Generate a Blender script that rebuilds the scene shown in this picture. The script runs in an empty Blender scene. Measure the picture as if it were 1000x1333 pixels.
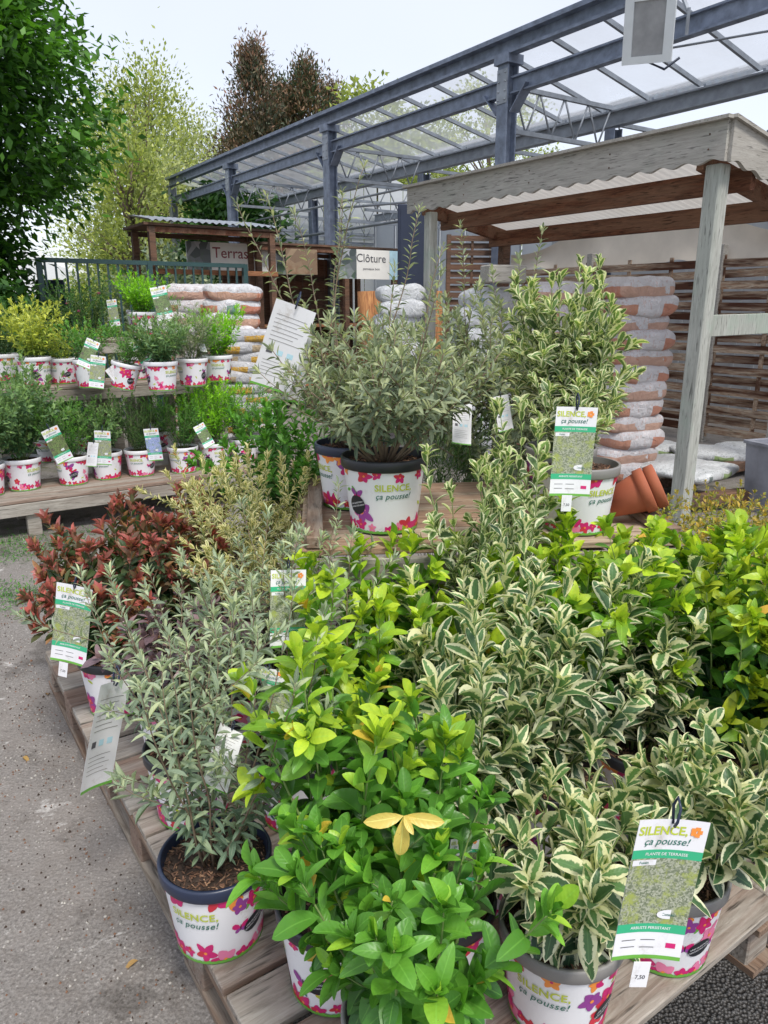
import bpy, math, random
import numpy as np
from mathutils import Vector, Matrix, Euler
R = math.radians
S = bpy.context.scene
COL = S.collection
# ------------------------------------------------------------ camera
H = 1.55; PITCH = R(15.6); FPX = 963.0
cd = bpy.data.cameras.new('camera'); cam = bpy.data.objects.new('camera', cd); COL.objects.link(cam)
cam.location = (0, 0, H); cam.rotation_euler = (R(90) - PITCH, 0, 0)
cd.sensor_fit = 'VERTICAL'; cd.sensor_height = 24; cd.lens = 24 * FPX / 1333; cd.clip_end = 600; cd.clip_start = .02
S.camera = cam
S.render.resolution_x = 768; S.render.resolution_y = 1024
# ------------------------------------------------------------ world, sun, exposure
W = bpy.data.worlds.new('World'); S.world = W; W.use_nodes = True
nt = W.node_tree; nt.nodes.clear()
wo = nt.nodes.new('ShaderNodeOutputWorld')
bg1 = nt.nodes.new('ShaderNodeBackground'); bg1.inputs[1].default_value = .05
sky = nt.nodes.new('ShaderNodeTexSky'); sky.sky_type = 'NISHITA'; sky.sun_disc = False
SUN_EL, SUN_AZ = 58, 150
sky.sun_elevation = R(SUN_EL); sky.sun_rotation = R(SUN_AZ)
nt.links.new(sky.outputs[0], bg1.inputs[0])
bg2 = nt.nodes.new('ShaderNodeBackground'); bg2.inputs[1].default_value = .60
tc = nt.nodes.new('ShaderNodeTexCoord'); ns = nt.nodes.new('ShaderNodeTexNoise'); ns.inputs['Scale'].default_value = 1.6; ns.inputs['Detail'].default_value = 4
cr = nt.nodes.new('ShaderNodeValToRGB'); cr.color_ramp.elements[0].position = .3; cr.color_ramp.elements[1].position = .75
cr.color_ramp.elements[0].color = (.81, .815, .90, 1); cr.color_ramp.elements[1].color = (.93, .935, .985, 1)
nt.links.new(tc.outputs['Generated'], ns.inputs['Vector']); nt.links.new(ns.outputs[0], cr.inputs[0]); nt.links.new(cr.outputs[0], bg2.inputs[0])
ad = nt.nodes.new('ShaderNodeAddShader')
nt.links.new(bg1.outputs[0], ad.inputs[0]); nt.links.new(bg2.outputs[0], ad.inputs[1]); nt.links.new(ad.outputs[0], wo.inputs[0])
sl = bpy.data.lights.new('sun', 'SUN'); sun = bpy.data.objects.new('sun', sl); COL.objects.link(sun)
sl.energy = 2.3; sl.angle = R(14); sl.color = (1, .96, .9)
sun.rotation_euler = (R(90 - SUN_EL), 0, R(180 - SUN_AZ))
S.view_settings.view_transform = 'Standard'; S.view_settings.look = 'None'; S.view_settings.exposure = .48; S.view_settings.gamma = 1
S.render.engine = 'CYCLES'
S.cycles.max_bounces = 8; S.cycles.transparent_max_bounces = 24; S.cycles.transmission_bounces = 4
# ------------------------------------------------------------ helpers
def ray(x, y):
    a = (x - 500) / FPX; b = (666.5 - y) / FPX
    return Vector((a, math.cos(PITCH) + b * math.sin(PITCH), -math.sin(PITCH) + b * math.cos(PITCH)))
def atz(x, y, z): r = ray(x, y); return Vector((0, 0, H)) + r * ((z - H) / r.z)
def aty(x, y, Y): r = ray(x, y); return Vector((0, 0, H)) + r * (Y / r.y)
U = Vector((-math.sin(R(34)), math.cos(R(34)), 0)); V = Vector((math.cos(R(34)), math.sin(R(34)), 0))
def uv(u, v, z=0): return U * u + V * v + Vector((0, 0, z))
RZU = R(34)     # rotation that turns local +Y onto U and local +X onto V

def tag(o, label=None, cat=None, group=None, kind=None):
    if label: o['label'] = label
    if cat: o['category'] = cat
    if group: o['group'] = group
    if kind: o['kind'] = kind
    return o
def empty(name, loc=(0, 0, 0), rz=0, label=None, cat=None, group=None):
    o = bpy.data.objects.new(name, None); COL.objects.link(o); o.location = loc
    o.rotation_euler = rz if isinstance(rz, (tuple, Euler)) else (0, 0, rz); o.empty_display_size = .1
    return tag(o, label, cat, group)
def link(name, me, parent=None, loc=(0, 0, 0), rot=(0, 0, 0)):
    o = bpy.data.objects.new(name, me); COL.objects.link(o); o.parent = parent; o.location = loc; o.rotation_euler = rot
    return o
def copy_tree(o, parent=None):
    c = o.copy(); COL.objects.link(c); c.parent = parent
    for ch in list(o.children): copy_tree(ch, c)
    return c

class MB:
    def __init__(s): s.v = []; s.f = []; s.m = []; s.sm = []
    def add(s, vs, fs, m=0, smooth=False, M=None):
        b = len(s.v)
        for q in vs: s.v.append(tuple(M @ Vector(q)) if M else tuple(q))
        for q in fs: s.f.append(tuple(i + b for i in q)); s.m.append(m); s.sm.append(smooth)
    def box(s, c, d, M=None, m=0, bev=0):
        x, y, z = d[0] / 2, d[1] / 2, d[2] / 2; c = Vector(c)
        if bev <= 0:
            vs = [c + Vector((i * x, j * y, k * z)) for i in (-1, 1) for j in (-1, 1) for k in (-1, 1)]
            s.add(vs, [(0, 1, 3, 2), (4, 6, 7, 5), (0, 4, 5, 1), (2, 3, 7, 6), (0, 2, 6, 4), (1, 5, 7, 3)], m, False, M); return
        b = min(bev, x * .45, y * .45, z * .45); vs = []; idx = {}
        for i in (-1, 1):
            for j in (-1, 1):
                for k in (-1, 1):
                    for a in range(3):
                        p = [i * (x - b), j * (y - b), k * (z - b)]; p[a] = (i * x, j * y, k * z)[a]
                        idx[(i, j, k, a)] = len(vs); vs.append(c + Vector(p))
        fs = []
        for a in range(3):
            o1, o2 = [(1, 2), (0, 2), (0, 1)][a]
            for sg in (-1, 1):
                q = []
                for t1, t2 in ((-1, -1), (1, -1), (1, 1), (-1, 1)):
                    k = [0, 0, 0]; k[a] = sg; k[o1] = t1; k[o2] = t2; q.append(idx[(*k, a)])
                fs.append(tuple(q))
            for t1 in (-1, 1):
                for t2 in (-1, 1):
                    k1 = [0, 0, 0]; k1[o1] = t1; k1[o2] = t2; k2 = list(k1); k1[a] = -1; k2[a] = 1
                    fs.append((idx[(*k1, o1)], idx[(*k2, o1)], idx[(*k2, o2)], idx[(*k1, o2)]))
        for i in (-1, 1):
            for j in (-1, 1):
                for k in (-1, 1): fs.append(tuple(idx[(i, j, k, a)] for a in range(3)))
        s.add(vs, fs, m, False, M)
    def bar(s, a, b, w, h, m=0, bev=0, up=(0, 0, 1)):     # rectangular bar from a to b
        a = Vector(a); b = Vector(b); d = b - a; L = d.length; d.normalize(); up = Vector(up)
        x = d.cross(up)
        if x.length < 1e-4: x = Vector((1, 0, 0)); x = (x - d * x.dot(d))
        x.normalize(); z = x.cross(d)
        M = Matrix((x, d, z)).transposed().to_4x4(); M.translation = (a + b) / 2
        s.box((0, 0, 0), (w, L, h), M, m, bev)
    def ibar(s, a, b, w, h, t=.015, m=0, up=(0, 0, 1)):   # I section
        a = Vector(a); b = Vector(b); d = (b - a).normalized(); up = Vector(up); x = d.cross(up)
        if x.length < 1e-4: x = Vector((1, 0, 0))
        x.normalize(); z = x.cross(d)
        s.bar(a, b, t, h - 2 * t, m, 0, up)
        o = z * (h / 2 - t / 2); s.bar(a + o, b + o, w, t, m, 0, up); s.bar(a - o, b - o, w, t, m, 0, up)
    def tube(s, pts, rs, n=6, m=0, cap=True):
        pts = [Vector(p) for p in pts]
        if not hasattr(rs, '__len__'): rs = [rs] * len(pts)
        rings = []; ref = None
        for i, p in enumerate(pts):
            d = (pts[min(i + 1, len(pts) - 1)] - pts[max(i - 1, 0)]).normalized()
            if ref is None: ref = Vector((1, 0, 0)) if abs(d.x) < .8 else Vector((0, 1, 0))
            x = (ref - d * ref.dot(d)).normalized(); ref = x; y = d.cross(x)
            rings.append([p + (x * math.cos(2 * math.pi * k / n) + y * math.sin(2 * math.pi * k / n)) * rs[i] for k in range(n)])
        vs = [q for r_ in rings for q in r_]; fs = []
        for i in range(len(pts) - 1):
            for k in range(n): fs.append((i * n + k, i * n + (k + 1) % n, (i + 1) * n + (k + 1) % n, (i + 1) * n + k))
        if cap: fs.append(tuple(range(n - 1, -1, -1))); fs.append(tuple((len(pts) - 1) * n + k for k in range(n)))
        s.add(vs, fs, m, True)
    def lathe(s, prof, n=40, m=0, M=None):
        vs = []; fs = []
        for (r, z) in prof:
            for k in range(n): a = 2 * math.pi * k / n; vs.append((r * math.cos(a), r * math.sin(a), z))
        for i in range(len(prof) - 1):
            for k in range(n): fs.append((i * n + k, i * n + (k + 1) % n, (i + 1) * n + (k + 1) % n, (i + 1) * n + k))
        s.add(vs, fs, m, True, M)
    def mesh(s, name, mats):
        me = bpy.data.meshes.new(name); me.from_pydata(s.v, [], s.f)
        for m in (mats if isinstance(mats, (list, tuple)) else [mats]): me.materials.append(m)
        me.polygons.foreach_set('material_index', s.m); me.polygons.foreach_set('use_smooth', s.sm); me.update()
        return me
    def build(s, name, mats, parent=None, loc=(0, 0, 0), rot=(0, 0, 0)):
        return link(name, s.mesh(name, mats), parent, loc, rot)

# ------------------------------------------------------------ materials
class NT:
    def __init__(s, name):
        s.m = bpy.data.materials.new(name); s.m.use_nodes = True; s.t = s.m.node_tree; s.t.nodes.clear()
        s.out = s.n('ShaderNodeOutputMaterial')
    def n(s, t, **k):
        x = s.t.nodes.new(t)
        for a, b in k.items(): setattr(x, a, b)
        return x
    def set(s, inp, v):
        if hasattr(v, 'is_linked') or isinstance(v, bpy.types.NodeSocket): s.t.links.new(v, inp)
        elif isinstance(v, tuple) and len(v) == 3 and inp.type == 'RGBA': inp.default_value = (*v, 1)
        else: inp.default_value = v
    def mix(s, f, a, b, mode='MIX'):
        x = s.n('ShaderNodeMix', data_type='RGBA', blend_type=mode); s.set(x.inputs[0], f); s.set(x.inputs[6], a); s.set(x.inputs[7], b); return x.outputs[2]
    def math(s, op, a, b=0.0, c=None, clamp=False):
        x = s.n('ShaderNodeMath', operation=op, use_clamp=clamp); s.set(x.inputs[0], a); s.set(x.inputs[1], b)
        if c is not None: s.set(x.inputs[2], c)
        return x.outputs[0]
    def map(s, v, a, b, c=0.0, d=1.0):
        x = s.n('ShaderNodeMapRange'); s.set(x.inputs[0], v)
        for i, q in enumerate((a, b, c, d)): x.inputs[i + 1].default_value = q
        return x.outputs[0]
    def coord(s, kind='Object', scale=(1, 1, 1), rot=(0, 0, 0)):
        t = s.n('ShaderNodeTexCoord'); m = s.n('ShaderNodeMapping'); m.inputs['Scale'].default_value = scale; m.inputs['Rotation'].default_value = rot
        s.t.links.new(t.outputs[kind], m.inputs[0]); return m.outputs[0]
    def noise(s, vec, sc, det=4, rough=.55, dist=0):
        x = s.n('ShaderNodeTexNoise'); s.set(x.inputs['Vector'], vec); x.inputs['Scale'].default_value = sc; x.inputs['Detail'].default_value = det
        x.inputs['Roughness'].default_value = rough; x.inputs['Distortion'].default_value = dist; return x.outputs[0]
    def vor(s, vec, sc, out='Distance', feature='F1'):
        x = s.n('ShaderNodeTexVoronoi', feature=feature); s.set(x.inputs['Vector'], vec); x.inputs['Scale'].default_value = sc; return x.outputs[out]
    def ramp(s, f, pts):
        x = s.n('ShaderNodeValToRGB'); e = x.color_ramp.elements
        while len(e) < len(pts): e.new(.5)
        for q, (p, c) in zip(e, pts): q.position = p; q.color = (*c, 1)
        s.set(x.inputs[0], f); return x.outputs[0]
    def bsdf(s, col, rough=.6, metal=0, bump=None, bs=.3, bd=.01, trans=0, tcol=None, spec=.5, alpha=None):
        b = s.n('ShaderNodeBsdfPrincipled'); s.set(b.inputs['Base Color'], col); s.set(b.inputs['Roughness'], rough); s.set(b.inputs['Metallic'], metal)
        b.inputs['Specular IOR Level'].default_value = spec
        if bump is not None:
            q = s.n('ShaderNodeBump'); q.inputs['Strength'].default_value = bs; q.inputs['Distance'].default_value = bd; s.set(q.inputs['Height'], bump)
            s.t.links.new(q.outputs[0], b.inputs['Normal'])
        o = b.outputs[0]
        if trans:
            t = s.n('ShaderNodeBsdfTranslucent'); s.set(t.inputs[0], tcol if tcol is not None else col)
            x = s.n('ShaderNodeMixShader'); x.inputs[0].default_value = trans; s.t.links.new(o, x.inputs[1]); s.t.links.new(t.outputs[0], x.inputs[2]); o = x.outputs[0]
        if alpha is not None:
            t = s.n('ShaderNodeBsdfTransparent'); x = s.n('ShaderNodeMixShader'); s.set(x.inputs[0], alpha)
            s.t.links.new(t.outputs[0], x.inputs[1]); s.t.links.new(o, x.inputs[2]); o = x.outputs[0]
        s.t.links.new(o, s.out.inputs[0]); return s.m

def plain(name, c, rough=.5, metal=0, var=.12, sc=8, spec=.5, bump=0):
    t = NT(name); v = t.coord(); n = t.noise(v, sc, 5)
    col = t.mix(t.map(n, .3, .7), tuple(x * (1 - var) for x in c), tuple(min(1, x * (1 + var)) for x in c))
    return t.bsdf(col, rough, metal, spec=spec, bump=n if bump else None, bs=bump)
def wood(name, light, dark, stain, stain_amt=.5, axis=0, green=0):
    t = NT(name); sc = [14, 14, 14]; sc[axis] = 1.3
    oi = t.n('ShaderNodeObjectInfo'); tcn = t.n('ShaderNodeTexCoord'); va = t.n('ShaderNodeVectorMath', operation='ADD')
    mm = t.n('ShaderNodeVectorMath', operation='SCALE'); mm.inputs[0].default_value = (13.1, 7.7, 5.3); t.t.links.new(oi.outputs['Random'], mm.inputs['Scale'])
    t.t.links.new(tcn.outputs['Object'], va.inputs[0]); t.t.links.new(mm.outputs[0], va.inputs[1])
    mp = t.n('ShaderNodeMapping'); mp.inputs['Scale'].default_value = sc; t.t.links.new(va.outputs[0], mp.inputs[0])
    g = t.noise(mp.outputs[0], 3.2, 8, .7, 1.2); st = t.noise(va.outputs[0], 3.0, 5, .6); st2 = t.noise(mp.outputs[0], .45, 4, .6)
    col = t.mix(t.map(g, .38, .62), dark, light)
    col = t.mix(t.math('MULTIPLY', t.map(st2, .44, .56), stain_amt), col, stain)
    if green: col = t.mix(t.math('MULTIPLY', t.map(st, .5, .7), green), col, (.28, .40, .31))
    dk = t.map(t.noise(mp.outputs[0], 6, 3), .3, .42, .35, 1)
    col = t.mix(1.0, col, dk, 'MULTIPLY')
    return t.bsdf(col, .85, bump=g, bs=.6, bd=.004, spec=.25)

M = {}
M['pallet'] = wood('weathered_pallet', (.40, .36, .31), (.22, .185, .15), (.20, .10, .06), .55)
M['pallet_g'] = wood('grey_pallet', (.44, .41, .36), (.26, .235, .20), (.17, .12, .09), .35)
M['crate'] = wood('crate_wood', (.52, .42, .31), (.32, .235, .16), (.26, .12, .065), .5)
M['fence_w'] = wood('stained_fence', (.56, .46, .35), (.30, .18, .11), (.09, .035, .02), .9)
M['fascia'] = wood('fascia_grey', (.44, .42, .38), (.31, .295, .265), (.30, .28, .24), .3)
M['post_w'] = wood('post_green_grey', (.46, .47, .43), (.33, .335, .30), (.30, .34, .30), .3, axis=2, green=.55)
M['brown_beam'] = wood('brown_beam', (.18, .075, .042), (.075, .03, .018), (.33, .22, .15), .3, axis=1)
M['dark_wood'] = wood('dark_old_wood', (.17, .11, .08), (.07, .045, .033), (.24, .12, .07), .4)
M['orange_wood'] = wood('orange_wood', (.42, .20, .10), (.26, .11, .055), (.18, .08, .04), .4)
M['steel'] = plain('blue_grey_steel', (.175, .21, .28), .5, .1, .35, 9, bump=.05)
M['steel_l'] = plain('galvanised_steel', (.30, .33, .37), .5, .3, .2, 8)
M['green_metal'] = plain('dark_green_metal', (.03, .075, .075), .45)
M['black'] = plain('black_plastic', (.022, .024, .03), .38)
M['dark_blue'] = plain('dark_blue_plastic', (.025, .035, .07), .35)
M['grey_pl'] = plain('grey_plastic', (.24, .23, .22), .5)
t = NT('white_print'); v_ = t.coord(); dn = t.noise(v_, 26, 6, .75); dn2 = t.noise(v_, 7, 3)
M['white'] = t.bsdf(t.mix(t.math('MULTIPLY', t.map(dn, .56, .72), t.map(dn2, .4, .65, .1, .55)), (.80, .80, .82), (.40, .34, .28)), .45)
M['white_l'] = plain('white_lamp', (.62, .66, .68), .45, var=.05)
M['magenta'] = plain('magenta_ink', (.62, .02, .17), .45)
M['red'] = plain('red_ink', (.60, .035, .06), .45)
M['pink'] = plain('pink_ink', (.78, .22, .38), .45)
M['orange'] = plain('orange_ink', (.88, .30, .06), .45)
M['purple'] = plain('purple_ink', (.30, .06, .30), .45)
M['lime'] = plain('lime_ink', (.50, .58, .05), .45)
M['leafgreen'] = plain('leaf_green_ink', (.15, .42, .06), .45)
M['tagreen'] = plain('tag_green_ink', (.045, .44, .22), .4, var=.04)
M['deepgreen'] = plain('deep_green_ink', (.03, .16, .12), .45)
M['skyink'] = plain('pale_blue_ink', (.50, .74, .84), .45)
M['terracotta'] = plain('terracotta', (.40, .115, .055), .75, var=.18, sc=6, bump=.1)
M['slate'] = plain('slate_planter', (.25, .26, .30), .7, var=.3, sc=5, bump=.15)
M['tarp'] = plain('cream_tarp', (.70, .63, .53), .7, var=.10, sc=3)
M['wallgrey'] = plain('grey_cladding', (.50, .52, .54), .6, var=.05)
M['tent'] = plain('white_tent', (.80, .82, .84), .6, var=.03)
M['blue'] = plain('blue_board', (.05, .14, .35), .5)
M['navy'] = plain('navy_panel', (.02, .03, .06), .6)
M['cream'] = plain('cream_board', (.84, .83, .78), .5, var=.04)
M['redtext'] = plain('dark_red_letters', (.28, .05, .06), .5)
M['greytext'] = plain('dark_grey_letters', (.10, .10, .11), .5)
M['reed'] = wood('reed', (.50, .25, .10), (.24, .10, .045), (.16, .06, .03), .4, axis=2)
M['stem_b'] = plain('brown_stem', (.20, .15, .10), .8, var=.3, sc=30)
M['stem_g'] = plain('green_stem', (.20, .28, .09), .6, var=.2, sc=30)
M['bark'] = plain('bark', (.16, .12, .09), .9, var=.4, sc=6, bump=.5)

def photo_mat(name, a, b, c, sc=60):
    t = NT(name); v = t.coord(); n = t.vor(v, sc, 'Color'); n2 = t.noise(v, sc * .10, 8, .8)
    sep = t.n('ShaderNodeSeparateColor'); t.t.links.new(n, sep.inputs[0])
    col = t.mix(t.map(sep.outputs[0], .2, .8), a, b); col = t.mix(t.map(n2, .5, .62), col, c)
    return t.bsdf(col, .35)
M['ph_grey'] = photo_mat('photo_variegated', (.16, .19, .12), (.42, .44, .34), (.34, .40, .10), 420)
M['ph_green'] = photo_mat('photo_green', (.06, .12, .04), (.25, .32, .12), (.10, .08, .07), 420)
M['ph_blue'] = photo_mat('photo_lavender', (.20, .28, .55), (.45, .50, .72), (.20, .30, .15), 360)
M['ph_land'] = photo_mat('photo_garden', (.08, .10, .10), (.40, .42, .45), (.10, .20, .08), 9)
M['ph_wood'] = photo_mat('photo_wooden_deck', (.22, .15, .10), (.38, .28, .18), (.20, .10, .05), 7)

def leafmat(name, old, new, tipc=None, margin=None, thr=.6, a0=.35, a1=.95, odd=None, odd_p=.97, rough=.38, trans=.28, rib=.25, under=1.35, spec=.45):
    t = NT(name); at = t.n('ShaderNodeAttribute', attribute_name='lc'); sp = t.n('ShaderNodeSeparateColor'); t.t.links.new(at.outputs['Color'], sp.inputs[0])
    rnd, age, acr = sp.outputs[0], sp.outputs[1], sp.outputs[2]; alo = at.outputs['Alpha']
    oi = t.n('ShaderNodeTexCoord').outputs['Object']; n = t.noise(oi, 70, 3)
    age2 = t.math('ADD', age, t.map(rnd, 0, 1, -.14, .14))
    col = t.mix(t.map(age2, a0, a1), old, new)  # old inner leaves: age colour, deepened to paint in shade between the leaves
    if tipc: col = t.mix(t.map(age2, .78, .97), col, tipc)
    col = t.mix(1.0, col, t.ramp(rnd, [(0, (.55, .58, .56)), (.5, (1, 1, 1)), (1, (1.5, 1.4, 1.2))]), 'MULTIPLY')
    col = t.mix(t.map(n, .35, .75, 0, .35), col, tuple(x * 1.35 for x in old))
    if rib: col = t.mix(t.math('MULTIPLY', t.map(acr, .02, .10, 1, 0), rib), col, tuple(min(1, x * 1.6 + .05) for x in new))
    if margin:
        w = t.math('ADD', acr, t.math('MULTIPLY', t.math('SUBTRACT', t.noise(oi, 95, 4, .65), .5), 1.0)); w = t.math('ADD', w, t.map(rnd, 0, 1, -.13, .13))
        mc = t.mix(t.map(age2, .5, 1.0), margin[0], margin[1])
        col = t.mix(t.map(w, thr - .05, thr + .07), col, mc)
    col = t.mix(t.math('MULTIPLY', t.map(t.noise(oi, 260, 2), .70, .74), .7), col, (.16, .10, .04))
    if odd: col = t.mix(t.math('GREATER_THAN', rnd, odd_p), col, odd)
    geo = t.n('ShaderNodeNewGeometry')
    und = t.mix(1.0, col, (under, under * .98, under * .97), 'MULTIPLY')
    col2 = t.mix(geo.outputs['Backfacing'], col, und)
    vb = t.math('SINE', t.math('MULTIPLY', t.math('ADD', alo, t.math('MULTIPLY', acr, -.22)), 44))
    bmp = t.math('ADD', t.math('MULTIPLY', vb, .18), n)
    return t.bsdf(col2, rough, bump=bmp, bs=.25, bd=.002, trans=trans, tcol=t.mix(1.0, col, (1.25, 1.3, .7), 'MULTIPLY'), spec=spec)
L = {}
L['euo'] = leafmat('leaf_green_yellow', (.055, .19, .028), (.17, .42, .045), (.40, .55, .04), a0=.2, a1=.95, odd=(.75, .52, .07), odd_p=.993)
L['euo_y'] = leafmat('leaf_bright_lime', (.045, .18, .02), (.24, .50, .03), (.44, .58, .04), a0=.25, a1=.95, odd=(.7, .42, .05), odd_p=.993)
L['euo_g'] = leafmat('leaf_deep_green', (.018, .085, .018), (.15, .36, .03), (.42, .50, .03), a0=.45, a1=.95)
L['var'] = leafmat('leaf_white_edged', (.05, .115, .06), (.12, .24, .08), margin=((.76, .76, .56), (.76, .75, .44)), thr=.52, rough=.42)
L['var_g'] = leafmat('leaf_white_edged_greyer', (.075, .13, .075), (.17, .29, .07), None, margin=((.72, .73, .56), (.70, .72, .40)), thr=.53, rough=.45)
L['var_s'] = leafmat('leaf_cream_small', (.16, .21, .09), (.30, .34, .10), margin=((.70, .66, .40), (.74, .68, .36)), thr=.42, rough=.5)
L['silver'] = leafmat('leaf_silver_green', (.17, .25, .175), (.42, .49, .34), rough=.6, rib=.3, under=1.5, a0=.2, a1=1, spec=.25)
L['olive'] = leafmat('leaf_grey_green', (.11, .16, .105), (.36, .41, .26), rough=.5, rib=.25, under=1.6, a0=.3, a1=1.05, spec=.35)
L['phot'] = leafmat('leaf_red_tipped', (.035, .095, .03), (.12, .13, .06), (.46, .12, .12), a0=.5, a1=.97, rough=.4, odd=(.38, .20, .09), odd_p=.86)
L['purple'] = leafmat('leaf_dark_purple', (.045, .03, .042), (.22, .15, .17), rough=.35, trans=.12)
L['green'] = leafmat('leaf_mid_green', (.045, .15, .03), (.13, .34, .045), rough=.45)
L['green_d'] = leafmat('leaf_dark_green', (.025, .08, .02), (.07, .18, .035), rough=.5)
L['greyg'] = leafmat('leaf_sage_green', (.075, .17, .07), (.20, .33, .12), rough=.55)
L['lime'] = leafmat('leaf_vivid_lime', (.07, .26, .02), (.27, .58, .02), a0=.1, a1=.7, rough=.45, trans=.35)
L['yellow'] = leafmat('leaf_golden', (.20, .32, .04), (.52, .56, .10), a0=.1, a1=.8, rough=.45)
L['epi'] = leafmat('leaf_bronze_yellow', (.08, .15, .03), (.32, .36, .05), (.46, .33, .06), a0=.1, a1=.8, rough=.5)
L['tree_g'] = leafmat('tree_leaf_bright', (.012, .055, .009), (.11, .30, .025), a0=.1, a1=1, rough=.5, rib=0)
L['tree_y'] = leafmat('tree_leaf_yellowish', (.18, .24, .07), (.42, .48, .15), a0=0, a1=1, rough=.6, rib=0, trans=.4)
L['tree_p'] = leafmat('tree_leaf_pale', (.26, .31, .15), (.50, .54, .28), a0=0, a1=1, rough=.6, rib=0, trans=.4)
L['conif'] = leafmat('conifer_spray', (.045, .085, .04), (.19, .11, .07), a0=.3, a1=.75, rough=.7, rib=0, trans=.1)
L['conif_r'] = leafmat('conifer_rusty_spray', (.07, .09, .055), (.22, .12, .085), a0=.25, a1=.85, rough=.7, rib=0, trans=.1)

# ------------------------------------------------------------ leaf geometry
def leaf_tpl(n=4, w=.45, shape='ell', fold=.25, curl=.25, wave=0, seed=0):
    vs = []; at = []; rows = []
    rg = random.Random(seed)
    for i in range(n + 1):
        t = i / n
        if shape == 'obo': t = 1 - (1 - t) ** 1.55
        if i in (0, n): rows.append([len(vs)]); vs.append((0, t, -curl * t * t)); at.append((1 if i == n else .5, t)); continue
        if shape == 'obo': hw = math.sin(math.pi * t ** 1.3) ** .62 * .5
        elif shape == 'lan': hw = math.sin(math.pi * t ** .85) ** .9 * .5
        else: hw = math.sin(math.pi * t) ** .75 * .5
        hw *= w; r_ = []
        for s_ in (-1, 0, 1):
            r_.append(len(vs)); vs.append((s_ * hw, t, -curl * t * t + abs(s_) * hw * fold * 2 + s_ * wave * math.sin(t * 7 + seed) * w)); at.append((abs(s_), t))
        rows.append(r_)
    fs = []
    for i in range(n):
        a, b = rows[i], rows[i + 1]
        if len(a) == 1: fs += [(a[0], b[1], b[0]), (a[0], b[2], b[1])]
        elif len(b) == 1: fs += [(a[0], a[1], b[0]), (a[1], a[2], b[0])]
        else: fs += [(a[0], a[1], b[1], b[0]), (a[1], a[2], b[2], b[1])]
    return np.array(vs), fs, np.array(at)
def scatter(name, tpls, P, D, N, sc, rnd, age, mat, which=None):
    P = np.asarray(P, float); D = np.asarray(D, float); N = np.asarray(N, float); sc = np.asarray(sc, float); rnd = np.asarray(rnd, float); age = np.asarray(age, float)
    D /= np.linalg.norm(D, axis=1)[:, None] + 1e-9
    X = np.cross(D, N); X /= np.linalg.norm(X, axis=1)[:, None] + 1e-9; Z = np.cross(X, D)
    if which is None: which = np.arange(len(P)) % len(tpls)
    VV = []; FF = []; AA = []; base = 0
    for k, (tv, tf, ta) in enumerate(tpls):
        I = np.where(which == k)[0]
        if len(I) == 0: continue
        m = len(tv)
        v = P[I][:, None, :] + sc[I][:, None, None] * (tv[None, :, 0:1] * X[I][:, None, :] + tv[None, :, 1:2] * D[I][:, None, :] + tv[None, :, 2:3] * Z[I][:, None, :])
        VV.append(v.reshape(-1, 3))
        a = np.empty((len(I), m, 4)); a[:, :, 0] = rnd[I][:, None]; a[:, :, 1] = age[I][:, None]; a[:, :, 2] = ta[None, :, 0]; a[:, :, 3] = ta[None, :, 1]
        AA.append(a.reshape(-1, 4))
        offs = base + np.arange(len(I)) * m
        for ln in (3, 4):
            q = np.array([f_ for f_ in tf if len(f_) == ln], int)
            if len(q): FF.append((offs[:, None, None] + q[None]).reshape(-1, ln))
        base += len(I) * m
    VV = np.concatenate(VV); AA = np.concatenate(AA)
    me = bpy.data.meshes.new(name)
    me.vertices.add(len(VV)); me.vertices.foreach_set('co', VV.ravel())
    nl = sum(f.size for f in FF); npoly = sum(len(f) for f in FF)
    me.loops.add(nl); me.loops.foreach_set('vertex_index', np.concatenate([f.ravel() for f in FF]).astype(np.int32))
    me.polygons.add(npoly); st = []; c = 0
    for f in FF: st.append(c + np.arange(len(f)) * f.shape[1]); c += f.size
    me.polygons.foreach_set('loop_start', np.concatenate(st).astype(np.int32))
    me.polygons.foreach_set('use_smooth', np.ones(npoly, bool))
    me.update(calc_edges=True); me.validate()
    at = me.attributes.new('lc', 'FLOAT_COLOR', 'POINT'); at.data.foreach_set('color', AA.ravel())
    me.materials.append(mat); return me

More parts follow.
